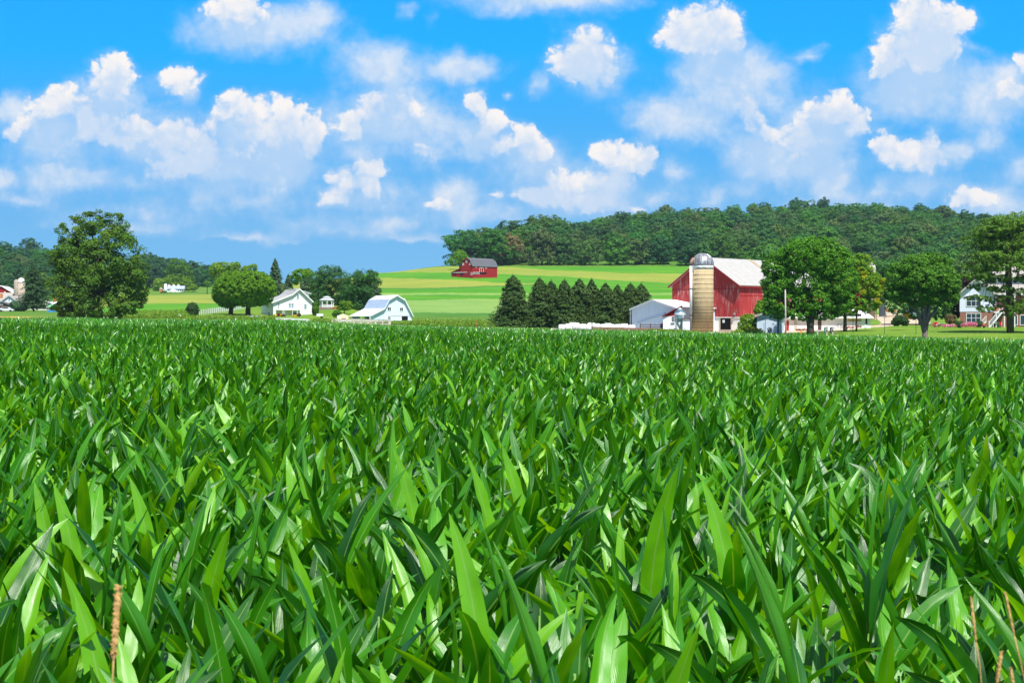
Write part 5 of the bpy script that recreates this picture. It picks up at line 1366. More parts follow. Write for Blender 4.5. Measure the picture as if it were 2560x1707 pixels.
# main block to the right with long roof
x2 = XQ(2640)
MB().prism([(x1 + 0.03, 2.0, 0), (x2, 2.0, 0), (x2, 2.0, zq(735)), (x1 + 0.03, 2.0, zq(735))][::-1], (0, 9.5, 0)).build('brick_wall', BRICK, rh)
m = MB(); m.prism([(x1 - 2.3, 1.1, zq(735.5)), (x2, 1.1, zq(735.5)), (x2, 1.1, zq(735.5) + 0.16), (x1 - 2.3, 1.1, zq(735.5) + 0.16)], (0, 5.6, 1.75)); m.build('roof', TAN_SHINGLE, rh)
MB().prism([(x1 + 0.5, 6.8, zq(735)), (x2, 6.8, zq(735)), (x2, 6.8, zq(692)), (x1 + 0.5, 6.8, zq(692))][::-1], (0, 5, 0)).build('wall', MATS['pale_blue_siding'], rh)
m = MB(); m.prism([(x1 - 0.2, 6.0, zq(692)), (x2, 6.0, zq(692)), (x2, 6.0, zq(692) + 0.16), (x1 - 0.2, 6.0, zq(692) + 0.16)], (0, 4.6, 2.0)); m.build('roof', TAN_SHINGLE, rh)
m = MB(); m.box(((x1 + x2) / 2 - 1, 1.08, zq(736.6)), (x2 - x1 + 2.4, 0.06, 0.22)); m.box(((x1 + x2) / 2, 5.95, zq(692.4)), (x2 - x1, 0.06, 0.22)); m.build('fascia', WHITE_PAINT, rh)
p = face_pt(rh, 2482, 752, 2.0); window(rh, (p.x, 2.0, p.z), (0, -1, 0), 0.9, 1.3, WHITE_PAINT, 0.10, 1, 2)
for x in (2536, 2558): 
    p = face_pt(rh, x, 800, 2.0); window(rh, (p.x, 2.0, p.z), (0, -1, 0), 0.9, 1.6, WHITE_PAINT, 0.10, 1, 1)
p = face_pt(rh, 2505, 699, 6.8); window(rh, (p.x, 6.8, p.z), (0, -1, 0), 1.3, 0.9, WHITE_PAINT, 0.10, 2, 1)
# porch deck with stairs
dz = zq(779.5)
dk = MB().box(((x1 + XQ(2512)) / 2, 0.2, dz - 0.1), (XQ(2512) - x1 - 0.1, 3.4, 0.2)).build('deck', WHITE_PAINT, rh)
for x in (2490.5, 2511): MB().box((XQ(x), -1.3, (dz - 0.2) / 2), (0.16, 0.16, dz - 0.21)).build('post', WHITE_PAINT, rh)
MB().box((XQ(2537), 0.6, zq(735.5) / 2), (0.18, 0.18, zq(737))).build('post', WHITE_PAINT, rh)
sa, sb = Vector((XQ(2473, 815), -2.0, 0.1)), Vector((XQ(2506, 779), -2.0, dz))
dirs = (sb - sa)
mb = MB()
for k in range(10):
    q = sa + dirs * ((k + 0.5) / 10); mb.box((q.x, -1.55, q.z), (0.34, 0.9, 0.06))
stp = mb.build('step', WOOD_PALE, rh)
for yy in (-2.02, -1.08):
    mb = MB(); mb.bar(sa + Vector((0, yy + 2, 0)), sb + Vector((0, yy + 2, 0)), 0.06, 0.26)
    mb.bar(sa + Vector((0, yy + 2, 1.0)), sb + Vector((0, yy + 2, 1.0)), 0.07, 0.10)
    for k in range(13):
        q = sa + dirs * (k / 12); mb.box((q.x, yy, q.z + 0.5), (0.05, 0.05, 1.0))
    mb.box((sa.x, yy, 0.65), (0.16, 0.14, 1.3)); mb.build('railing', WHITE_PAINT, rh)
mb = MB(); r0, r1 = XQ(2455, 810), XQ(2466, 790)
mb.bar((r0, -2.9, 0.45), (r1, -2.9, 1.25), 0.06, 0.22); mb.bar((r0, -2.9, 1.35), (r1, -2.9, 2.2), 0.07, 0.10)
for k in range(6):
    f_ = k / 5; mb.box((r0 + (r1 - r0) * f_, -2.9, 0.9 + 0.8 * f_), (0.05, 0.05, 1.0))
mb.box((r0, -2.9, 0.7), (0.14, 0.14, 1.4)); mb.build('railing', WHITE_PAINT, rh)

# ---- gazebo on a stone base
gzb = thing('gazebo', 'white octagonal gazebo with two tier roof on stone base by the pines', 'gazebo', (wx(817, 350), 350, wz(771, 350)), math.radians(10))
gR = 17.2 * 350 / F
zz = lambda py: wz(py, 350) - gzb.location.z
def octo(r, z): return [(r * math.cos(math.radians(22.5 + 45 * k)), r * math.sin(math.radians(22.5 + 45 * k)), z) for k in range(8)]
MB().lathe([(gR * 1.02, 0), (gR * 1.02, 0.14)], 8).build('floor', WHITE_PAINT, gzb)
for k in range(8):
    a = math.radians(45 * k)
    MB().box((gR * 0.97 * math.cos(a), gR * 0.97 * math.sin(a), zz(750.5) / 2 + 0.07), (0.14, 0.14, zz(750.5) - 0.15), a).build('post', WHITE_PAINT, gzb)
    a2 = math.radians(45 * k + 22.5); ap = gR * 0.97 * math.cos(math.radians(22.5)); sd = 2 * gR * 0.97 * math.sin(math.radians(22.5)) - 0.15
    if k == 3: continue
    m = MB()
    c, s_ = math.cos(a2), math.sin(a2)
    for z_ in (0.28, 0.93): m.box((ap * c, ap * s_, z_), (0.06, sd, 0.07), a2)
    for j in range(9):
        q = -sd / 2 + sd * (j + 0.5) / 9
        m.box((ap * c - q * s_, ap * s_ + q * c, 0.60), (0.03, 0.07, 0.60), a2)
    m.build('railing', WHITE_PAINT, gzb)
    m = MB(); zt_ = zz(750.5)
    m.box((ap * c, ap * s_, zt_ - 0.10), (0.05, sd, 0.20), a2)
    for sg in (-1, 1):
        q = sg * (sd / 2 - 0.12); m.box((ap * c - q * s_, ap * s_ + q * c, zt_ - 0.30), (0.045, 0.22, 0.20), a2)
    m.build('arch', WHITE_PAINT, gzb)
RG = simple('pale_grey_shingle', (0.50, 0.52, 0.52), 0.85, 0.1, 0.1, 4)
MB().lathe([(gR * 1.12, zz(750.4)), (gR * 1.12, zz(749.6)), (gR * 0.62, zz(745.6)), (gR * 0.56, zz(745.6))], 8).build('roof', RG, gzb)
MB().lathe([(gR * 0.52, zz(745.7)), (gR * 0.52, zz(744.2))], 8).build('lantern', WHITE_PAINT, gzb)
MB().lathe([(gR * 0.66, zz(744.3)), (gR * 0.66, zz(743.8)), (gR * 0.22, zz(740.6)), (gR * 0.02, zz(740.2))], 8).build('roof', RG, gzb)
rw = MB().box((wx(815, 348.8), 349.4, wz(776, 349)), (3.6, 3.4, 1.55)).build('retaining_wall', STONE)
tag(rw, 'brown rubble stone retaining wall carrying the gazebo', 'retaining wall')

# ---- distant white barn on the meadow
db = thing('barn', 'distant white bank barn with three cupolas on the left meadow', 'barn', W(438, 733, 893), math.radians(8))
db.location.z = gz(438, 893) - 1.0
zd = lambda py: wz(py, 893) - db.location.z
x0d, x1d = face_pt(db, 418, 728).x, face_pt(db, 458.5, 728).x
MB().prism([(x0d, 0, 0), (x1d, 0, 0), (x1d, 0, zd(722)), (x0d, 0, zd(722))][::-1], (0, 10, 0)).build('wall', WHITE_PAINT, db)
m = MB()
m.prism([(x0d, -0.5, zd(722.4)), (x0d, 5, zd(714)), (x0d, 10.5, zd(722.4))], (x1d - x0d + 0.6, 0, 0)); m.build('roof', simple('blue_grey_slate', (0.38, 0.44, 0.54), 0.6, 0.3, 0.06), db)
for i, x in enumerate((423, 434.5, 446.5)):
    p = face_pt(db, x, 714, 5.0)
    cu = MB().box((p.x, 5.0, zd(713.2)), (1.5, 1.5, 1.0)).build('cupola', WHITE_PAINT, db)
    MB().box((p.x, 5.0, zd(712.2) + 0.25), (1.8, 1.8, 0.5), 0, (0.1, 0.1)).build('cap', simple('pale_pink_cap', (0.62, 0.36, 0.30)), cu)
for (x, w) in ((446.5, .5), (451.5, .6), (456, .6), (422, .4)):
    p = face_pt(db, x, 726); panel(db, (p.x, 0, p.z), (0, -1, 0), w, 0.9, DARK_IN, 'window')
m = MB()
for x in (441, 443.5, 446, 449, 452.5): 
    p = face_pt(db, x, 733, -1.5); m.box((p.x, -1.55, p.z), (0.5, 0.06, 0.55))
MB().box((face_pt(db, 446, 731).x, -0.75, zd(733) * 0.5), (5.5, 1.45, zd(730.5))).build('forebay', WHITE_PAINT, db)
m.build('stable_window', DARK_IN, db)
MB().lathe([(2.0, 0), (2.0, 0.9), (1.6, 1.6), (0.8, 2.2), (0.05, 2.4)], 20, (face_pt(db, 434, 731).x, -3.2, 0.6)).build('silage_bin', WHITE_PAINT, db, True)
oc_ = thing('shed', 'tiny orange shed with peaked grey roof beside the small white silo', 'shed', G(402.5, 892, -0.3), 0)
MB().box((0, 0, 1.25), (1.6, 2.2, 2.5)).build('wall', ORANGE_BRICK, oc_)
MB().box((0, 0, 2.5 + 0.45), (1.9, 2.5, 0.9), 0, (0.05, 1)).build('roof', PALE_METAL, oc_)
wl_ = thing('shed', 'little white lean-to shed between the orange shed and the silo', 'shed', G(408.5, 894, -0.3), 0)
MB().box((0, 0, 1.1), (1.3, 2.2, 2.2)).build('wall', WHITE_PAINT, wl_)
MB().box((0, 0, 2.25), (1.5, 2.4, 0.12)).build('roof', PALE_METAL, wl_)
panel(wl_, (0.1, -1.1, 0.9), (0, -1, 0), 0.6, 1.4, DARK_IN, 'door')

# ---- left farmyard
lb = thing('barn', 'red barn with white trimmed gable at the left farmyard', 'barn', W(3, 776, 505), math.radians(12))
lb.location.z = gz(3, 505) - 0.5
zl = lambda py: wz(py, 505) - lb.location.z
hw_ = 40.5 * 505 / F
shell(lb, [(-hw_, 0), (-hw_, zl(740)), (0, zl(714.5)), (hw_, zl(740)), (hw_, 0)], 20, URED, PALE_METAL, 0.5, 0.5, 0.16, WHITE_PAINT)
for x in (12.5, 38): 
    p = face_pt(lb, x, 733 if x < 20 else 747); panel(lb, (p.x, 0, p.z), (0, -1, 0), 0.45, 1.3, TAN_CANVAS, 'shutter')
lh = thing('house', 'white gabled farmhouse with tan roof and brown porch before the left red barn', 'house', W(23, 778, 462), math.radians(4))
lh.location.z = gz(23, 462) - 0.4
zl2 = lambda py: wz(py, 462) - lh.location.z
hw2 = 21 * 462 / F
shell(lh, [(-hw2, 0), (-hw2, zl2(755)), (0, zl2(739.5)), (hw2, zl2(755)), (hw2, 0)], 10, WHITE_SIDING, TAN_SHINGLE, 0.4, 0.4, 0.15, simple('grey_green_trim', (0.35, 0.45, 0.45)))
p = face_pt(lh, 23, 748.5); window(lh, (p.x, 0, p.z), (0, -1, 0), 0.35, 0.7, WHITE_PAINT, 0.08, 1, 2)
MB().prism([(-14, 2.4, 1), (-2.2, 2.4, 1), (-2.2, 2.4, zl2(752)), (-14, 2.4, zl2(752))][::-1], (0, 7, 0)).build('wing', WHITE_SIDING, lh)
MB().prism([(-14, 2.0, zl2(752)), (-0.3, 2.0, zl2(752)), (-0.3, 2.0, zl2(752) + .15), (-14, 2.0, zl2(752) + .15)], (0, 4.2, 2.6)).build('roof', TAN_SHINGLE, lh)
MB().box((face_pt(lh, 3.5, 742, 3.5).x, 3.5, zl2(742.5)), (0.7, 0.7, 2.4)).build('chimney', ORANGE_BRICK, lh)
pc = thing('porch', 'dark brown sided gabled porch at the picture edge by the white farmhouse', 'porch', W(4, 778, 455), 0)
pc.location.z = gz(4, 455) - 0.3
zp = lambda py: wz(py, 455) - pc.location.z
shell(pc, [(-2.6, 0), (-2.6, zp(763.5)), (0, zp(755.5)), (2.6, zp(763.5)), (2.6, 0)], 4, DARK_BROWN, DARK_SHINGLE, 0.3, 0.3, 0.12)
window(pc, (0, 0, zp(761)), (0, -1, 0), 0.6, 0.5, WHITE_PAINT, 0.08, 1, 1)
lo = thing('outbuilding', 'low white outbuilding with small dark window right of the broad conifer', 'outbuilding', W(107, 771, 470), math.radians(6))
lo.location.z = gz(107, 470) - 0.3
zo = lambda py: wz(py, 470) - lo.location.z
shell(lo, [(-1.5, 0), (-1.5, zo(757)), (0.3, zo(752)), (1.6, zo(757)), (1.6, 0)], 6, simple('warm_white', (0.72, 0.69, 0.66)), WHITE_ROOF, 0.25, 0.25, 0.1)
p = face_pt(lo, 112, 762.5); window(lo, (p.x, 0, p.z), (0, -1, 0), 0.42, 0.5, WHITE_PAINT, 0.05, 2, 1)
lg = thing('outbuilding', 'grey fronted garage with white roof and orange brick chimney at the left', 'garage', W(126, 774, 474), math.radians(3))
lg.location.z = gz(126, 474) - 0.3
zgq = lambda py: wz(py, 474) - lg.location.z
MB().box((0, 2.5, zgq(760) / 2), (2.6, 5, zgq(760))).build('wall', simple('slate_grey_wall', (0.22, 0.28, 0.34)), lg)
MB().prism([(-1.5, -0.4, zgq(760) + .01), (1.7, -0.4, zgq(760) + .01), (1.7, -0.4, zgq(760) + .16), (-1.5, -0.4, zgq(760) + .16)], (0, 5.6, 0.7)).build('roof', WHITE_ROOF, lg)
MB().box((0.25, 4.4, zgq(750)), (0.75, 0.75, 2.4)).build('chimney', ORANGE_BRICK, lg)
panel(lg, (0.2, 0, 0.9), (0, -1, 0), 1.6, 1.5, DARK_STEEL, 'door')
pv = thing('pavilion', 'green roofed open pavilion with dark posts near the tall lone tree', 'pavilion', W(136, 778, 430), 0)
pv.location.z = gz(136, 430) - 0.2
MB().box((0, 0, 2.05), (4.2, 3.4, 0.9), 0, (0.35, 0.2)).build('roof', GREEN_ROOF, pv)
for x in (-1.6, -0.4, 1.6):
    for y in (-1.3, 1.3): MB().box((x, y, 0.78), (0.16, 0.16, 1.56)).build('post', DARK_STEEL, pv)
MB().box((0, 1.4, 0.6), (3.0, 0.08, 1.2)).build('back_wall', DARK_STEEL, pv)
sp_ = MB().box((wx(137, 424), 424, gz(137, 424) + 0.25), (4.2, 1.6, 0.5)).build('swimming_pool', BLUE_PAINT)
tag(sp_, 'low bright blue pool wall in front of the green roofed pavilion', 'swimming pool')
# ------------------------------------------------------------------ fences, bales, plants and yard things
PLASTIC_WHITE = simple('white_bale_wrap', (0.84, 0.86, 0.88), 0.35, 0.5, 0.03, 2.0)
def fence(name, label, pts, step, rails, mat, pw=0.12, ph=1.15, rw=(0.04, 0.14), cat='fence', group=None, dz=0.0, railmat=None):
    """pts: list of (px, D); posts are parts, the rails one part"""
    P = [G(a, d, dz) for a, d in pts]
    root = thing(name, label, cat, P[0], 0, group)
    L = [0.0]
    for i in range(1, len(P)): L.append(L[-1] + (P[i] - P[i - 1]).length)
    n = max(1, int(round(L[-1] / step)))
    Q = []
    for k in range(n + 1):
        s = L[-1] * k / n
        i = min(len(P) - 2, max(j for j in range(len(P)) if L[j] <= s + 1e-6)) if k < n else len(P) - 2
        t = (s - L[i]) / max(1e-6, L[i + 1] - L[i])
        q = P[i].lerp(P[i + 1], t); q.z = float(ground_z(q.x, q.y)) + dz
        Q.append(q - P[0])
    for q in Q: MB().box((q.x, q.y, q.z + ph / 2 - 0.15), (pw, pw, ph + 0.3)).build('post', mat, root)
    m = MB()
    for i in range(n):
        for h in rails:
            m.bar(Q[i] + Vector((0, -pw * 0.55, h)), Q[i + 1] + Vector((0, -pw * 0.55, h)), rw[0], rw[1])
    m.build('rails', railmat or mat, root)
    return root
fence('rail_fence', 'long white three rail fence climbing the yard from the round bush to the shade trees', [(498, 324), (560, 358), (622, 396)], 2.9, (0.35, 0.72, 1.08), WHITE_PAINT, 0.14, 1.25)
fence('rail_fence', 'short piece of white rail fence in the grass under the larger shade tree', [(620, 292), (654, 290)], 1.4, (0.55,), WHITE_PAINT, 0.12, 0.7)
fence('rail_fence', 'low white board fence along the lane in front of the patio', [(690, 272), (770, 270), (830, 268)], 3.2, (0.18, 0.40), WHITE_PAINT, 0.14, 0.5, (0.05, 0.13), dz=-0.1)
fence('paddock_fence', 'white rail fence in front of the open lean-to of the gambrel barn', [(838, 274), (905, 272), (962, 272)], 2.4, (0.22, 0.50), WHITE_PAINT, 0.12, 0.6, dz=-0.05)
fence('paddock_fence', 'pale weathered plank paddock fence nearest the corn by the gambrel barn', [(831, 252), (880, 251), (930, 250), (975, 249)], 1.35, (0.30, 0.78), WOOD_PALE, 0.24, 0.85, (0.05, 0.10), dz=-0.1)
fence('paddock_fence', 'second weathered plank fence slanting back from the paddock', [(880, 258), (940, 256), (972, 252)], 2.0, (0.4, 0.8), WOOD_PALE, 0.14, 0.95, (0.05, 0.14))
fence('gate_fence', 'dark wooden three rail fence in front of the white pole shed', [(1601, 240), (1652, 239)], 1.75, (0.45, 0.8, 1.15), WOOD_DARK, 0.14, 1.35, (0.05, 0.13))
fence('board_wall', 'low brown plank wall along the corn in front of the white bales', [(1482, 237.5), (1570, 236.5), (1657, 236)], 2.4, (0.12, 0.32, 0.52), BROWN_BOARD, 0.12, 0.62, (0.07, 0.20), cat='low wall')
p = MB().box((0, 0, 0.55), (0.20, 0.20, 1.5)).build('fence_post', WOOD_DARK); p.location = G(1480, 237); tag(p, 'dark thick post at the end of the brown plank wall', 'post')
for (x, top, D, mat, lean, lb) in ((1166, 807, 254, WOOD_DARK, 0.0, 'grey wooden fence post by the lane left of the leaning one'), (1190, 801, 252, simple('rusty_orange', (0.42, 0.17, 0.06), 0.8, 0.1, 0.2), 0.10, 'leaning rust orange fence post beside the lane'), (1227, 808, 252, WOOD_DARK, 0.0, 'dark fence post touching the broad spruce'), (1068, 797, 276, WHITE_PAINT, 0, 'thin white stake in the weeds beside the log pile'), (1085, 797.5, 276, WHITE_PAINT, 0, 'thin white stake midway along the weedy strip'), (1104, 798, 276, WHITE_PAINT, 0, 'thin white stake farthest from the log pile')):
    h = wz(top, D) - gz(x, D)
    wd_ = 0.22 if mat != WHITE_PAINT else 0.07
    o = MB().tube([(0, 0, -0.3), (lean * h * 0.5, 0, h * 0.5), (lean * h, 0, h)], [wd_ / 2, wd_ / 2 * 0.95, wd_ / 2 * 0.85], 8).build('fence_post', mat)
    o.location = G(x, D); tag(o, lb, 'post', 'posts along the lane')

# wrapped round bales, end to end
bm_ = MB()
prof_ = [(0.02, -0.60), (0.40, -0.60), (0.52, -0.56), (0.585, -0.46), (0.60, 0), (0.585, 0.46), (0.52, 0.56), (0.40, 0.60), (0.02, 0.60)]
rb = np.random.default_rng(3)
vs = []; n_ = 28
for (r_, x_) in prof_:
    for k in range(n_):
        a = 2 * math.pi * k / n_; rr_ = r_ * (1 + 0.012 * math.sin(3 * a + x_ * 5))
        vs.append((x_, rr_ * math.cos(a), rr_ * math.sin(a) + 0.56))
fs = [(i * n_ + k, i * n_ + (k + 1) % n_, (i + 1) * n_ + (k + 1) % n_, (i + 1) * n_ + k) for i in range(len(prof_) - 1) for k in range(n_)]
bm_.add(vs, fs + [tuple(range(n_))[::-1], tuple(range((len(prof_) - 1) * n_, len(prof_) * n_))])
b0 = bm_.build('hay_bale', PLASTIC_WHITE, None, True)
x = 1405.0; k = 0
BL_LAB = {0: 'white wrapped round bale at the open end of the row by the lane', 10: 'white wrapped round bale touching the white pole shed'}
while x < 1594:
    o = b0 if k == 0 else b0.copy()
    if k: COL.objects.link(o)
    o.location = G(x, 243.5 + 0.15 * rb.normal(), -0.12 + 0.05 * rb.normal()); o.rotation_euler = (rb.uniform(0, 6), 0, rb.normal(0, 0.05)) if False else (0, 0, rb.normal(0, 0.05))
    s_ = rb.normal(1.0, 0.035); o.scale = (s_, s_, s_)
    tag(o, BL_LAB.get(k, 'white wrapped round bale within the long row beside the spruces'), 'hay bale', 'white wrapped bales in a row')
    x += 17.6 * s_ * 1.005; k += 1
for x in (1432, 1478, 1520, 1561):
    o = b0.copy(); COL.objects.link(o); o.location = G(x, 246.5, -0.02); o.rotation_euler = (0, 0, rb.normal(0, 0.1)); o.scale = (1.05, 1.05, 1.05)
    tag(o, 'white wrapped round bale tucked behind the front row of bales', 'hay bale', 'white wrapped bales in a row')
br = thing('barrel', 'blue barrel under a red cover beside the white outbuilding', 'barrel', G(1656.5, 240, 0.15))
MB().lathe([(0.27, 0), (0.31, 0.25), (0.31, 0.7), (0.28, 0.95)], 20).build('drum', DEEP_BLUE, br, True)
MB().lathe([(0.42, 0.93), (0.40, 1.08), (0.22, 1.26), (0.03, 1.32)], 20).build('cover', simple('pink_red_cover', (0.55, 0.07, 0.09), 0.7, 0.2), br, True)

# poles, posts and mailboxes on the lawn
def zt(px, D, py): return wz(py, D) - gz(px, D)
h = zt(1963, 208.3, 724)
o = MB().tube([(0, 0, -0.5), (-0.03, 0, h * 0.5), (-0.08, 0, h)], [0.125, 0.11, 0.095], 12).build('utility_pole', simple('silvered_pole', (0.46, 0.43, 0.38), 0.85, 0.1, 0.12, 4), None, True)
o.location = G(1964.5, 208.3); tag(o, 'bare grey wooden utility pole in front of the big maple', 'pole')
def mailbox(px, D, label, side, boxcol, postcol):
    r = thing('mailbox', label, 'mailbox', G(px, D), 0, 'mailboxes by the lawn')
    MB().box((0, 0, 0.35), (0.16, 0.16, 1.1)).build('post', postcol, r)
    m = MB(); m.prism([(-0.18, -0.3, 0.90), (0.18, -0.3, 0.90), (0.18, -0.3, 1.10), (0.12, -0.3, 1.22), (0, -0.3, 1.27), (-0.12, -0.3, 1.22), (-0.18, -0.3, 1.10)][::-1], (0, 0.6, 0)); m.build('box', boxcol, r)
    if side: MB().box((-0.28, 0, 0.72), (0.14, 0.5, 0.9)).build('newspaper_tube', side, r)
    return r
GREYBOX = simple('grey_mailbox', (0.42, 0.39, 0.37), 0.6, 0.3)
mailbox(2067, 208.5, 'grey mailbox with teal newspaper holder on its post', simple('teal_plastic', (0.02, 0.36, 0.25), 0.5, 0.3), GREYBOX, simple('pale_post', (0.60, 0.50, 0.45)))
mailbox(2081.5, 208, 'grey mailbox with dark side panel, farther from the maple trunk', DARK_STEEL, GREYBOX, simple('pale_post', (0.60, 0.50, 0.45)))
ut = MB(); ut.box((0, 0, 0.42), (0.22, 0.22, 1.0), 0, (0.85, 0.85)); ut.box((0, 0, 0.95), (0.20, 0.20, 0.06), 0, (0.6, 0.6)); o = ut.build('utility_pedestal', simple('pale_green_plastic', (0.36, 0.56, 0.44), 0.5, 0.3)); o.location = G(2043.5, 209); tag(o, 'pale green utility pedestal beside the big maple trunk', 'pedestal')
mk_ = thing('marker_post', 'slim marker post with bright orange top left of the maple trunk', 'marker post', G(2002.5, 210))
MB().box((0, 0, 0.3), (0.08, 0.05, 0.9)).build('post', simple('pale_post', (0.60, 0.50, 0.45)), mk_)
MB().box((0, -0.03, 0.88), (0.20, 0.03, 0.42)).build('sign', simple('safety_orange', (0.85, 0.25, 0.02), 0.5, 0.3), mk_)
def birdpost(px, D, top, label, kind):
    r = thing('yard_post', label, 'yard post', G(px, D), 0, 'thin dark posts on the lawn')
    h = zt(px, D, top)
    MB().tube([(0, 0, -0.2), (0, 0, h)], 0.035, 8).build('post', BLACK, r)
    if kind == 'tee': MB().box((-0.02, 0, h), (0.75, 0.05, 0.05)).build('crossbar', BLACK, r)
    else: MB().box((0, 0, h + 0.12), (0.22, 0.22, 0.3), 0, (0.6, 0.6)).build('lantern', simple('green_lantern', (0.10, 0.30, 0.20)), r)
birdpost(2132.5, 219, 793, 'thin black lantern post in front of the straw bale opening', 'lamp')
birdpost(2211.5, 214, 793, 'thin black post with cross arm at the driveway edge', 'tee')
birdpost(2290, 212, 790, 'thin black lantern post just left of the vase-shaped maple', 'lamp')

# bicycle against the stable
bc = thing('bicycle', 'bicycle leaning on the whitewashed stable wall', 'bicycle', G(2098, 245.1, 0.0), math.radians(13))
def ring(c, R, r, n=22):
    m = MB(); pts = [(c[0] + R * math.cos(2 * math.pi * k / n), c[1], c[2] + R * math.sin(2 * math.pi * k / n)) for k in range(n + 1)]
    return m.tube(pts, r, 6, cap=False)
for x in (-0.52, 0.52):
    wl = ring((x, 0, 0.35), 0.33, 0.025).build('wheel', BLACK, bc)
    m = MB()
    for k in range(6):
        a = math.pi * k / 6; m.bar((x - 0.31 * math.cos(a), 0, 0.35 - 0.31 * math.sin(a)), (x + 0.31 * math.cos(a), 0, 0.35 + 0.31 * math.sin(a)), 0.008)
    m.build('spokes', GALV, wl)
m = MB()
for a, b in (((-0.52, 0.35), (-0.08, 0.33)), ((-0.52, 0.35), (-0.18, 0.82)), ((-0.08, 0.33), (-0.22, 0.92)), ((-0.08, 0.33), (0.36, 0.82)), ((-0.18, 0.80), (0.36, 0.84)), ((0.52, 0.35), (0.34, 1.0))): m.tube([(a[0], 0, a[1]), (b[0], 0, b[1])], 0.02, 6)
m.build('frame', DARK_STEEL, bc)
MB().box((-0.23, 0, 0.95), (0.26, 0.13, 0.06)).build('saddle', BLACK, bc)
m = MB(); m.tube([(0.34, -0.27, 1.02), (0.36, 0, 1.04), (0.34, 0.27, 1.02)], 0.018, 6); m.build('handlebar', BLACK, bc)

# flowers
def flowers(name, label, D, lobes, n, size, cols, group=None, seed=0):
    o = shrub_px(name, label, D, lobes, n, size, cols[0], group, seed, 'flowers', 0.3)
    for m in cols[1:]: o.data.materials.append(m)
    if len(cols) > 1:
        r = np.random.default_rng(seed); nf = len(o.data.polygons)
        o.data.polygons.foreach_set('material_index', r.integers(0, len(cols), nf).astype(np.int32))
    return o
FL = lambda nm, c: leafmat('petal_' + nm, c, 0.2, 0.3, spec=0.1, tcol=(1.1, 1.0, 1.0, 1))
PINK, WHT, ORG, YEL, REDF, MAUVE = FL('pink', (0.75, 0.07, 0.30)), FL('white', (0.85, 0.80, 0.80)), FL('orange', (0.80, 0.17, 0.03)), FL('yellow', (0.80, 0.52, 0.01)), FL('red', (0.55, 0.01, 0.02)), FL('mauve', (0.60, 0.10, 0.52))
MAROON = leafmat('leaf_maroon', (0.11, 0.022, 0.030), 0.2, 0.4, tcol=(1.3, 0.8, 0.8, 1))
FG = 'flower beds before the brick and siding house'
flowers('flower_bed', 'bed of bright pink, white and orange flowers under the lower triple window', 240, [(2412, 812, 10, 4.5), (2424, 809, 12, 5), (2436, 811, 8, 5)], 1500, 0.14, [PINK, MAUVE, WHT, ORG, PINK], FG, 1)
flowers('flower_bed', 'pale pink flower patch beside the weeping shrub', 239, [(2366, 814, 12, 3.5), (2382, 814, 9, 3.5)], 900, 0.14, [PINK, WHT, PINK], FG, 2)
flowers('flower_bed', 'mixed red and pink flowers at the foot of the vase-shaped maple border', 238, [(2335, 813, 8, 4), (2348, 812, 8, 4)], 800, 0.14, [PINK, REDF, WHT, GREEN], FG, 3)
flowers('flower_bed', 'row of red flowers along the stable wall left of the big maple trunk', 243.5, [(1996, 825, 7, 2.6), (2008, 824, 9, 2.6)], 700, 0.13, [REDF, REDF, GREEN], 'red flowers along the stable', 4)
flowers('flower_bed', 'row of red flowers along the stable wall under the straw bale opening', 246, [(2110, 819, 9, 2.2), (2128, 818, 10, 2.2), (2146, 816, 9, 2.2)], 900, 0.13, [REDF, REDF, GREEN], 'red flowers along the stable', 5)
flowers('flower_bed', 'orange flowers in the window box of the brown timber porch', 298, [(2222, 776, 8, 3.5), (2234, 776, 8, 3.5)], 900, 0.18, [ORG, ORG, GREEN], None, 6)
pot = thing('flower_tub', 'grey tub of red flowers before the white wing', 'flower pot', G(1923, 221.5), 0)
MB().lathe([(0.20, 0), (0.27, 0.25), (0.25, 0.50)], 18).build('tub', simple('grey_tub', (0.45, 0.43, 0.42)), pot, True)
V, Q = crown([(0, 0, 0.68, 0.26, 0.26, 0.20)], 260, 0.12, np.random.default_rng(4)); me = np_mesh('blooms', V, Q); me.materials.append(REDF); me.materials.append(GREEN)
me.polygons.foreach_set('material_index', np.random.default_rng(1).integers(0, 2, len(Q)).astype(np.int32)); link_mesh('blooms', me, None, pot)
pot2 = thing('flower_tub', 'small dark pot of coral flowers at the foot of the white stairs', 'flower pot', G(2460, 241), 0)
MB().lathe([(0.14, 0), (0.22, 0.22), (0.20, 0.34)], 18).build('tub', BLACK, pot2, True)
V, Q = crown([(0, 0, 0.52, 0.24, 0.24, 0.22)], 220, 0.12, np.random.default_rng(5)); me = np_mesh('blooms', V, Q); me.materials.append(FL('coral', (0.75, 0.15, 0.12))); link_mesh('blooms', me, None, pot2)
gt = thing('garden_table', 'white garden table with red chairs on the patio under the deck', 'garden table', G(2492, 243.0), 0)
MB().box((0, 0, 0.74), (1.7, 0.8, 0.06)).build('tabletop', WHITE_PAINT, gt)
for sx in (-0.7, 0.7):
    for sy in (-0.3, 0.3): MB().box((sx, sy, 0.355), (0.07, 0.07, 0.71)).build('leg', WHITE_PAINT, gt)
for x, c, lb in ((2503, RED_DOOR, 'red slatted garden chair beside the white table'), (2497, simple('dark_green_paint', (0.02, 0.16, 0.07)), 'green garden chair pushed against the white table')):
    ch = thing('garden_chair', lb, 'garden chair', G(x, 241.6), 0.4, 'garden chairs at the white table')
    MB().box((0, 0, 0.43), (0.5, 0.48, 0.05)).build('seat', c, ch); MB().box((0, 0.25, 0.72), (0.5, 0.05, 0.5)).build('backrest', c, ch)
    for sx in (-0.21, 0.21):
        for sy in (-0.2, 0.2): MB().box((sx, sy, 0.20), (0.05, 0.05, 0.40)).build('leg', c, ch)
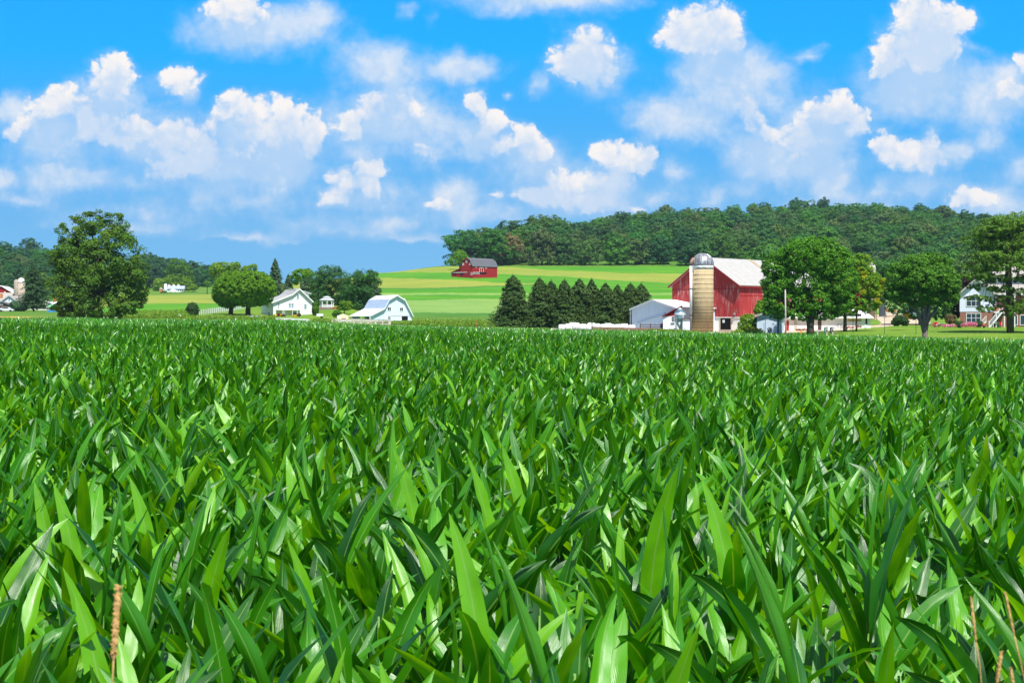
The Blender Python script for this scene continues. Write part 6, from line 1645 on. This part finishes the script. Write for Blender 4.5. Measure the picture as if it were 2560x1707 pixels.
# shrubs
SG = 'clipped shrubs before the brick house'
shrub_px('shrub', 'round clipped shrub left of the lower triple window', 242, [(2398, 810, 9.5, 7.5)], 1500, 0.20, DARKBUSH, SG, 1)
shrub_px('shrub', 'round clipped shrub between the lower triple window and the stairs', 242, [(2448, 810, 8.5, 7.5)], 1500, 0.20, DARKBUSH, SG, 2)
shrub_px('weeping_shrub', 'small brownish weeping tree against the house corner', 246, [(2377, 793, 13, 7), (2377, 801, 14, 8)], 2000, 0.26, BROWNISH, None, 3)
shrub_px('shrub', 'very dark spreading evergreen bush at the driveway bend', 232, [(2250, 799, 17, 11), (2240, 806, 12, 8), (2262, 806, 10, 8)], 4200, 0.24, DARKBUSH, None, 4)
shrub_px('shrub', 'bright yellow flowering shrub behind the dark driveway bush', 262, [(2266, 787, 8, 5), (2273, 792, 5, 5)], 1100, 0.22, YEL, None, 5)
shrub_px('shrub', 'low maroon bush next to the yellow flowering shrub', 265, [(2284, 790, 8, 4.5)], 800, 0.22, MAROON, None, 6)
shrub_px('shrub', 'large variegated bush growing against the barn foundation', 228, [(1872, 800, 20, 14), (1860, 815, 15, 14), (1886, 813, 14, 15), (1873, 820, 22, 12)], 6500, 0.26, GREEN_LIME, None, 7)
shrub_px('shrub', 'small yellow green bush in front of the variegated bush', 224, [(1884, 826, 12, 7), (1876, 829, 8, 5)], 1500, 0.2, leafmat('leaf_golden', (0.26, 0.27, 0.015), 0.35, 0.35), None, 8)
shrub_px('shrub', 'rounded dark arborvitae with flat top at the end of the white rail fence', 321, [(481, 766, 13, 9), (481, 774, 16, 10), (481, 783, 15, 7)], 4200, 0.30, DARKBUSH, None, 9)
shrub_px('shrub', 'leafy shrub hugging the open corner of the white house', 326, [(790, 761, 6, 7), (789, 772, 8, 9), (788, 781, 8, 6)], 3200, 0.28, GREEN, None, 10)
shrub_px('shrub', 'low rounded shrub left of the tan canvas shelter', 312, [(842, 782, 9, 6), (838, 786, 8, 6), (848, 787, 7, 6)], 2000, 0.28, GREEN, None, 11)
tree_px('tree', 'small open crowned ornamental tree between gazebo and gambrel barn', 'tree', 861, 336, [(864, 766, 15, 9), (858, 758, 10, 6), (872, 760, 8, 7), (852, 770, 8, 6)], 3200, 0.28, GREEN_LIME, 0.10, seed=60, limbs=False)
HB = 'bushes along the patio of the white house'
for (x, y, rx, ry, mt, lb) in ((688, 788.5, 5.5, 3, YEL, 'yellow flowering bush at the shaded end of the patio'), (696.5, 787, 4, 3.5, MAROON, 'round maroon bush against the cream patio wall'), (702, 788.5, 3, 2.5, YEL, 'small yellow flowering bush between two maroon bushes'), (708.5, 789.5, 5, 3.2, MAROON, 'wide maroon bush in front of the patio door'), (737, 790, 4.5, 2.6, YEL, 'yellow green bush under the patio window'), (747.5, 787, 4, 3.8, MAROON, 'round brown bush at the far patio post')):
    shrub_px('shrub', lb, 318, [(x, y, rx, ry)], 420, 0.20, mt, HB, int(x))
shrub_px('shrub', 'broad blue green bush at the left picture edge in front of the conifer', 447, [(38, 762, 14, 9), (50, 768, 16, 10), (30, 772, 12, 8)], 3600, 0.5, SPRUCE_BLUE, None, 14)
DG = 'bushes before the distant white barn'
for i, (x, y, rx, ry, lb) in enumerate(((408, 733, 7, 5, 'dark bush below the small white silo'), (420, 735, 8, 4, 'olive bush under the left half of the distant barn'), (457, 734, 7, 4.5, 'round green bush at the gable end of the distant barn'), (472, 733, 8, 5, 'dark bush in the meadow right of the distant barn'), (486, 733, 8, 5, 'olive bush last in line right of the distant barn'))):
    shrub_px('shrub', lb, 872, [(x, y, rx, ry), (x + 4, y + 1.5, rx * .7, ry * .7)], 700, 0.8, DARKBUSH if i % 2 == 0 else GREEN_LIME, DG, 80 + i)
# weeds: nobody could count them
def weeds(name, label, regions, mats, seed):
    r = np.random.default_rng(seed)
    for k, mat in enumerate(mats):
        Vs, Qs, off = [], [], 0
        for (xa, xb, da, db, n, h) in regions:
            px = r.uniform(xa, xb, n); D = r.uniform(da, db, n)
            X = (px - CX) / F * D; Z = ground_z(X, D)
            m = 9
            hh = h * r.uniform(0.4, 1.2, n) * (0.6 + 0.6 * np.sin(px * 0.16 + k) ** 2)
            C = np.stack([np.repeat(X, m) + r.normal(0, 0.35, n * m), np.repeat(D, m) + r.normal(0, 0.35, n * m), np.repeat(Z, m) + np.repeat(hh, m) * r.uniform(0, 1, n * m)], 1)
            N = r.normal(0, 0.6, (n * m, 3)) + np.array([0, -0.2, 0.5])
            V, Q = leaf_quads(C, N, 0.34, 0.6, r)
            Vs.append(V); Qs.append(Q + off); off += len(V)
        me = np_mesh(name, np.concatenate(Vs), np.concatenate(Qs)); me.materials.append(mat)
        tag(link_mesh(name, me), label if k == 0 else label.replace('green', 'olive'), 'weeds', kind='stuff')
WEED = leafmat('leaf_weed', (0.15, 0.29, 0.018), 0.35, 0.5)
WEED_TAN = leafmat('leaf_dry_weed', (0.20, 0.31, 0.035), 0.3, 0.4)
weeds('weeds', 'green weeds and dry grass along the field edge and the lane', [(300, 470, 288, 345, 1500, 1.0), (470, 690, 276, 300, 700, 0.5), (1036, 1230, 252, 282, 900, 0.8), (958, 1040, 256, 274, 350, 0.4), (1620, 1720, 232, 236, 150, 0.4), (1840, 1900, 222, 232, 200, 0.5), (780, 832, 252, 262, 200, 0.6)], [WEED, WEED_TAN], 21)

# vehicles
TYRE = simple('tyre', (0.02, 0.02, 0.022), 0.85, 0.1)
def car(label, px, D, rz, paint, van=False, group='parked cars'):
    r = thing('parked_car', label, 'car', G(px, D, 0.0), rz, group)
    m = MB()
    if van: side = [(-2.3, 0.35), (2.25, 0.35), (2.3, 0.95), (1.7, 1.15), (1.15, 1.85), (-2.2, 1.9), (-2.35, 1.0)]
    else: side = [(-2.2, 0.32), (2.2, 0.32), (2.25, 0.72), (1.25, 0.92), (0.65, 1.38), (-0.9, 1.42), (-1.65, 1.0), (-2.25, 0.92)]
    m.prism([(x, -0.85, z) for x, z in side], (0, 1.7, 0)); m.build('body', paint, r)
    g = MB()
    if van: wsh = [(-1.9, 1.15), (1.35, 1.15), (0.95, 1.72), (-1.9, 1.75)]
    else: wsh = [(-1.35, 0.98), (0.95, 0.98), (0.55, 1.32), (-0.85, 1.35)]
    for y in (-0.87, 0.855): g.prism([(x, y, z) for x, z in wsh], (0, 0.015, 0))
    g.build('windows', GLASS, r)
    for x in (-1.4, 1.4):
        for y in (-0.80, 0.80):
            w_ = MB(); pts = [(x, y - 0.11, 0.32), (x, y + 0.11, 0.32)]
            w_.tube(pts, 0.32, 18); wo_ = w_.build('wheel', TYRE, r)
    return r
CARWHITE = simple('white_car_paint', (0.80, 0.81, 0.82), 0.25, 0.6, 0.02); CARBLUE = simple('silver_blue_car_paint', (0.42, 0.52, 0.68), 0.25, 0.6, 0.03)
car('white car at the left picture edge before the brown porch', 16, 432, 0.1, CARWHITE)
car('white van parked behind the trunk of the broad conifer', 73, 462, 0.2, CARWHITE, True)
car('white car under the hanging branches of the tall lone tree', 172, 425, 0.05, CARWHITE, True)
car('silvery blue car parked beyond the yellow flowering shrub', 2287, 290, 0.15, CARBLUE, True)
tl = thing('trailer', 'small white box trailer on the lawn beside the white house', 'trailer', G(800, 312, 0.0), 0)
MB().box((0, 0, 0.72), (1.38, 1.0, 0.55)).build('box', WHITE_PAINT, tl)
for y in (-0.52, 0.52): MB().tube([(0.35, y - 0.06, 0.22), (0.35, y + 0.06, 0.22)], 0.22, 16).build('wheel', TYRE, tl)
MB().bar((-0.7, 0, 0.42), (-1.5, 0, 0.40), 0.06).build('drawbar', DARK_STEEL, tl)
rc = thing('garden_cart', 'orange red garden cart next to the gazebo', 'cart', W(841, 771, 349), 0)
rc.location.z = gz(841, 349) + 0.0
MB().box((0, 0, 0.42), (1.0, 0.6, 0.42), 0, (1.1, 1.15)).build('tray', simple('orange_red_paint', (0.55, 0.09, 0.03), 0.5, 0.3), rc)
for y in (-0.33, 0.33): MB().tube([(0.2, y - 0.04, 0.2), (0.2, y + 0.04, 0.2)], 0.2, 16).build('wheel', TYRE, rc)
MB().bar((-0.5, 0, 0.4), (-0.95, 0, 0.75), 0.05).build('handle', DARK_STEEL, rc)
tn = thing('canvas_shelter', 'tan canvas shelter with peaked roof beside the gambrel barn lean-to', 'shelter', G(856, 297, -0.05), 0)
zc_ = lambda py: wz(py, 297) - tn.location.z
sx = 297 / F
MB().prism([(-13 * sx, 0, 0), (14.5 * sx, 0, 0), (14.5 * sx, 0, zc_(791.5)), (-1 * sx, 0, zc_(785)), (-13 * sx, 0, zc_(789.5))][::-1], (0, 2.6, 0)).build('canopy', TAN_CANVAS, tn)
MB().box((-10.5 * sx, -0.03, zc_(795)), (0.42, 0.04, 1.1)).build('flap', simple('pale_flap', (0.74, 0.74, 0.72)), tn)
tr = thing('feed_trough', 'dark maroon feed trough in front of the tan canvas shelter', 'trough', G(859, 292, 0.0), 0)
MB().box((0, 0, 0.28), (0.75, 0.4, 0.32), 0, (1.12, 1.15)).build('basin', simple('maroon_paint', (0.16, 0.03, 0.03)), tr)
for x_ in (-0.28, 0.28): MB().box((x_, 0, 0.06), (0.06, 0.3, 0.12)).build('leg', BLACK, tr)
lp = thing('lamp_post', 'white lamp post with small hood in front of the open lean-to', 'lamp post', G(925, 283), 0)
hl = zt(925, 283, 789)
MB().tube([(0, 0, -0.2), (0, 0, hl)], 0.10, 10).build('post', WHITE_PAINT, lp); MB().box((-0.05, 0, hl + 0.08), (0.45, 0.25, 0.16), 0, (0.6, 0.6)).build('lamp', PALE_METAL, lp)
lpile = thing('log_pile', 'heap of reddish brown split logs at the weedy field corner', 'log pile', G(1050, 275, -0.05), 0)
rl = np.random.default_rng(8)
LOGM = simple('cut_log', (0.34, 0.20, 0.12), 0.9, 0.1, 0.3, 6)
for k in range(26):
    lay = 0 if k < 10 else (1 if k < 18 else (2 if k < 23 else 3))
    n_l_ = [10, 8, 5, 3][lay]; j = k - [0, 10, 18, 23][lay]
    x_ = (j - (n_l_ - 1) / 2) * 0.17 + 0.12 * lay + rl.normal(0, 0.02)
    MB().tube([(x_, -0.4 + rl.normal(0, .06), 0.10 + lay * 0.19), (x_ + rl.normal(0, .05), 0.4, 0.10 + lay * 0.19 + rl.normal(0, .02))], 0.095 * rl.uniform(.85, 1.1), 9).build('log', LOGM, lpile)
go = thing('garden_ornament', 'small white bird-shaped garden ornament in the weeds near the round bush', 'ornament', G(450, 291, 0.25), 0)
MB().lathe([(0.05, 0), (0.22, 0.08), (0.28, 0.22), (0.18, 0.36), (0.03, 0.40)], 16, (0.08, 0, 0)).build('body', WHITE_PAINT, go, True)
MB().tube([(-0.10, 0, 0.25), (-0.16, 0, 0.45), (-0.15, 0, 0.58), (-0.22, 0, 0.62)], [0.08, 0.06, 0.06, 0.05], 8).build('neck', WHITE_PAINT, go, True)
flowers('flower_bed', 'little clump of orange flowers beside the white garden ornament', 290, [(455.5, 795, 3.5, 1.6)], 160, 0.16, [ORG, YEL], None, 15)

# farm buildings in the gap between the two right hand maples
tw = thing('grain_leg', 'narrow dark grey steel tower behind the driveway', 'tower', G(2206.5, 305, -0.2), 0)
ht = zt(2206.5, 305, 735)
MB().box((0, 0, ht / 2), (1.25, 1.25, ht)).build('casing', DARK_STEEL, tw)
m = MB()
for x_ in (-0.3, 0.0, 0.3): m.box((x_, -0.64, ht / 2), (0.05, 0.03, ht * 0.96))
m.build('rib', simple('steel_rib', (0.12, 0.16, 0.18), 0.5, 0.4), tw)
MB().box((0, 0, ht + 0.15), (1.5, 1.5, 0.3), 0, (0.7, 0.7)).build('cap', DARK_STEEL, tw)
tp = thing('timber_porch', 'pale framed timber porch with brown panels and flower box beyond the driveway', 'porch', G(2214, 301, -0.2), 0)
zpp = lambda py: wz(py, 301) - tp.location.z
for x_ in (0.05, 2.3): MB().box((x_, 0, zpp(735) / 2), (0.16, 0.16, zpp(735))).build('post', WOOD_PALE, tp)
MB().box((1.2, 0.10, zpp(743)), (2.2, 0.06, 0.95)).build('panel', DARK_BROWN, tp)
for py in (736, 748.5, 770.5): MB().box((1.2, 0.02, zpp(py)), (2.5, 0.14, 0.14)).build('rail', WOOD_PALE, tp)
MB().box((1.2, -0.10, zpp(782.5)), (2.3, 0.5, 0.42)).build('flower_box', WOOD_PALE, tp)
MB().box((1.2, 0.0, 0.2), (2.3, 0.8, 0.4)).build('step', WOOD, tp)
rbn = thing('garden_bench', 'red garden bench in the border right of the vase-shaped maple', 'bench', G(2341, 247), 0.1)
MB().box((0, 0, 0.45), (0.85, 0.4, 0.06)).build('seat', RED_DOOR, rbn); MB().box((0, 0.2, 0.70), (0.85, 0.06, 0.42)).build('backrest', RED_DOOR, rbn)
for x_ in (-0.36, 0.36): MB().box((x_, 0, 0.21), (0.07, 0.36, 0.42)).build('leg', RED_DOOR, rbn)

# dry grass stalks close to the camera
STRAW = simple('dry_grass_stem', (0.42, 0.30, 0.10), 0.7, 0.2, 0.15, 40)
HEADM = simple('dry_seed_head', (0.66, 0.42, 0.15), 0.85, 0.1, 0.25, 120)
def stalk(label, pts, D, headw, nhead, stemw=0.0016):
    """pts: picture points from the tip down; the first nhead segments carry the seed head"""
    P = [W(x, y, D) for x, y in pts]
    d = (P[-1] - P[-2]).normalized(); g_ = float(ground_z(P[-1].x, D))
    base = P[-1] + d * ((g_ - P[-1].z) / d.z)
    base.x = P[-1].x + (base.x - P[-1].x) * 0.35; base.z = g_
    root = thing('grass_stalk', label, 'grass stalk', base, 0, 'dry grass stalks in front of the corn')
    L = [p - base for p in P]
    MB().tube(([L[nhead]] + L[nhead + 1:] + [L[-1] * 0.5, Vector((0, 0, 0))])[::-1], stemw, 6).build('stem', STRAW, root, True)
    r = np.random.default_rng(int(pts[0][0]))
    m = MB(); H = L[:nhead + 1]
    seg = 26
    def at(t):
        f_ = t * nhead; i = min(int(f_), nhead - 1); return H[i].lerp(H[i + 1], f_ - i)
    pts_ = [at(t) for t in np.linspace(0, 1, seg)]
    rad = [headw / 2 * (0.25 + 0.75 * min(1, t * 6)) * (0.35 + 0.65 * min(1, (1 - t) * 4)) * r.uniform(0.75, 1.05) for t in np.linspace(0, 1, seg)]
    m.tube(pts_, rad, 7)
    for k in range(150):
        t = r.uniform(0.02, 0.97); c = at(t); a = r.uniform(0, 6.28); q = headw * 0.48 * r.uniform(0.6, 1.1)
        o_ = Vector((math.cos(a) * q, math.sin(a) * q, q * 0.8)); m.bar(c + o_ * 0.4, c + o_ * 1.15, headw * 0.13)
    m.build('seed_head', HEADM, root)
stalk('thick tan seed head standing alone in front of the corn at the left', [(296, 1462), (292, 1530), (287, 1600), (284, 1650), (280, 1720)], 2.25, 0.0115, 3)
stalk('slender tan grass head, tallest of the dry stalks low at the right', [(2427, 1490), (2433, 1545), (2440, 1605), (2449, 1660), (2454, 1720)], 2.6, 0.0052, 2)
stalk('slender tan grass head leaning to the right beside the tallest one', [(2512, 1478), (2523, 1530), (2536, 1590), (2550, 1650), (2568, 1730)], 2.6, 0.0052, 2)
stalk('short tan grass head at the bottom between two taller stalks', [(2504, 1628), (2498, 1665), (2492, 1712), (2489, 1760)], 2.4, 0.0065, 2)
stalk('lowest tan grass head at the bottom right, only its tip showing', [(2526, 1668), (2531, 1700), (2538, 1740), (2543, 1790)], 2.4, 0.0060, 2)

# ------------------------------------------------------------------ summer air
hm = bpy.data.materials.new('haze'); hm.use_nodes = True; hm.node_tree.nodes.clear()
ht_ = NT(hm.node_tree)
pv_ = ht_.n('ShaderNodeVolumePrincipled')
pv_.inputs['Color'].default_value = (0.55, 0.78, 1.0, 1)
pv_.inputs['Density'].default_value = 0.00006
pv_.inputs['Anisotropy'].default_value = 0.1
ho_ = ht_.n('ShaderNodeOutputMaterial'); hm.node_tree.links.new(pv_.outputs[0], ho_.inputs['Volume'])
hz = MB().box((0, 1580, 60), (8800, 3400, 260)).build('haze', hm)
tag(hz, 'thin blue summer haze over the fields', 'haze', kind='stuff')
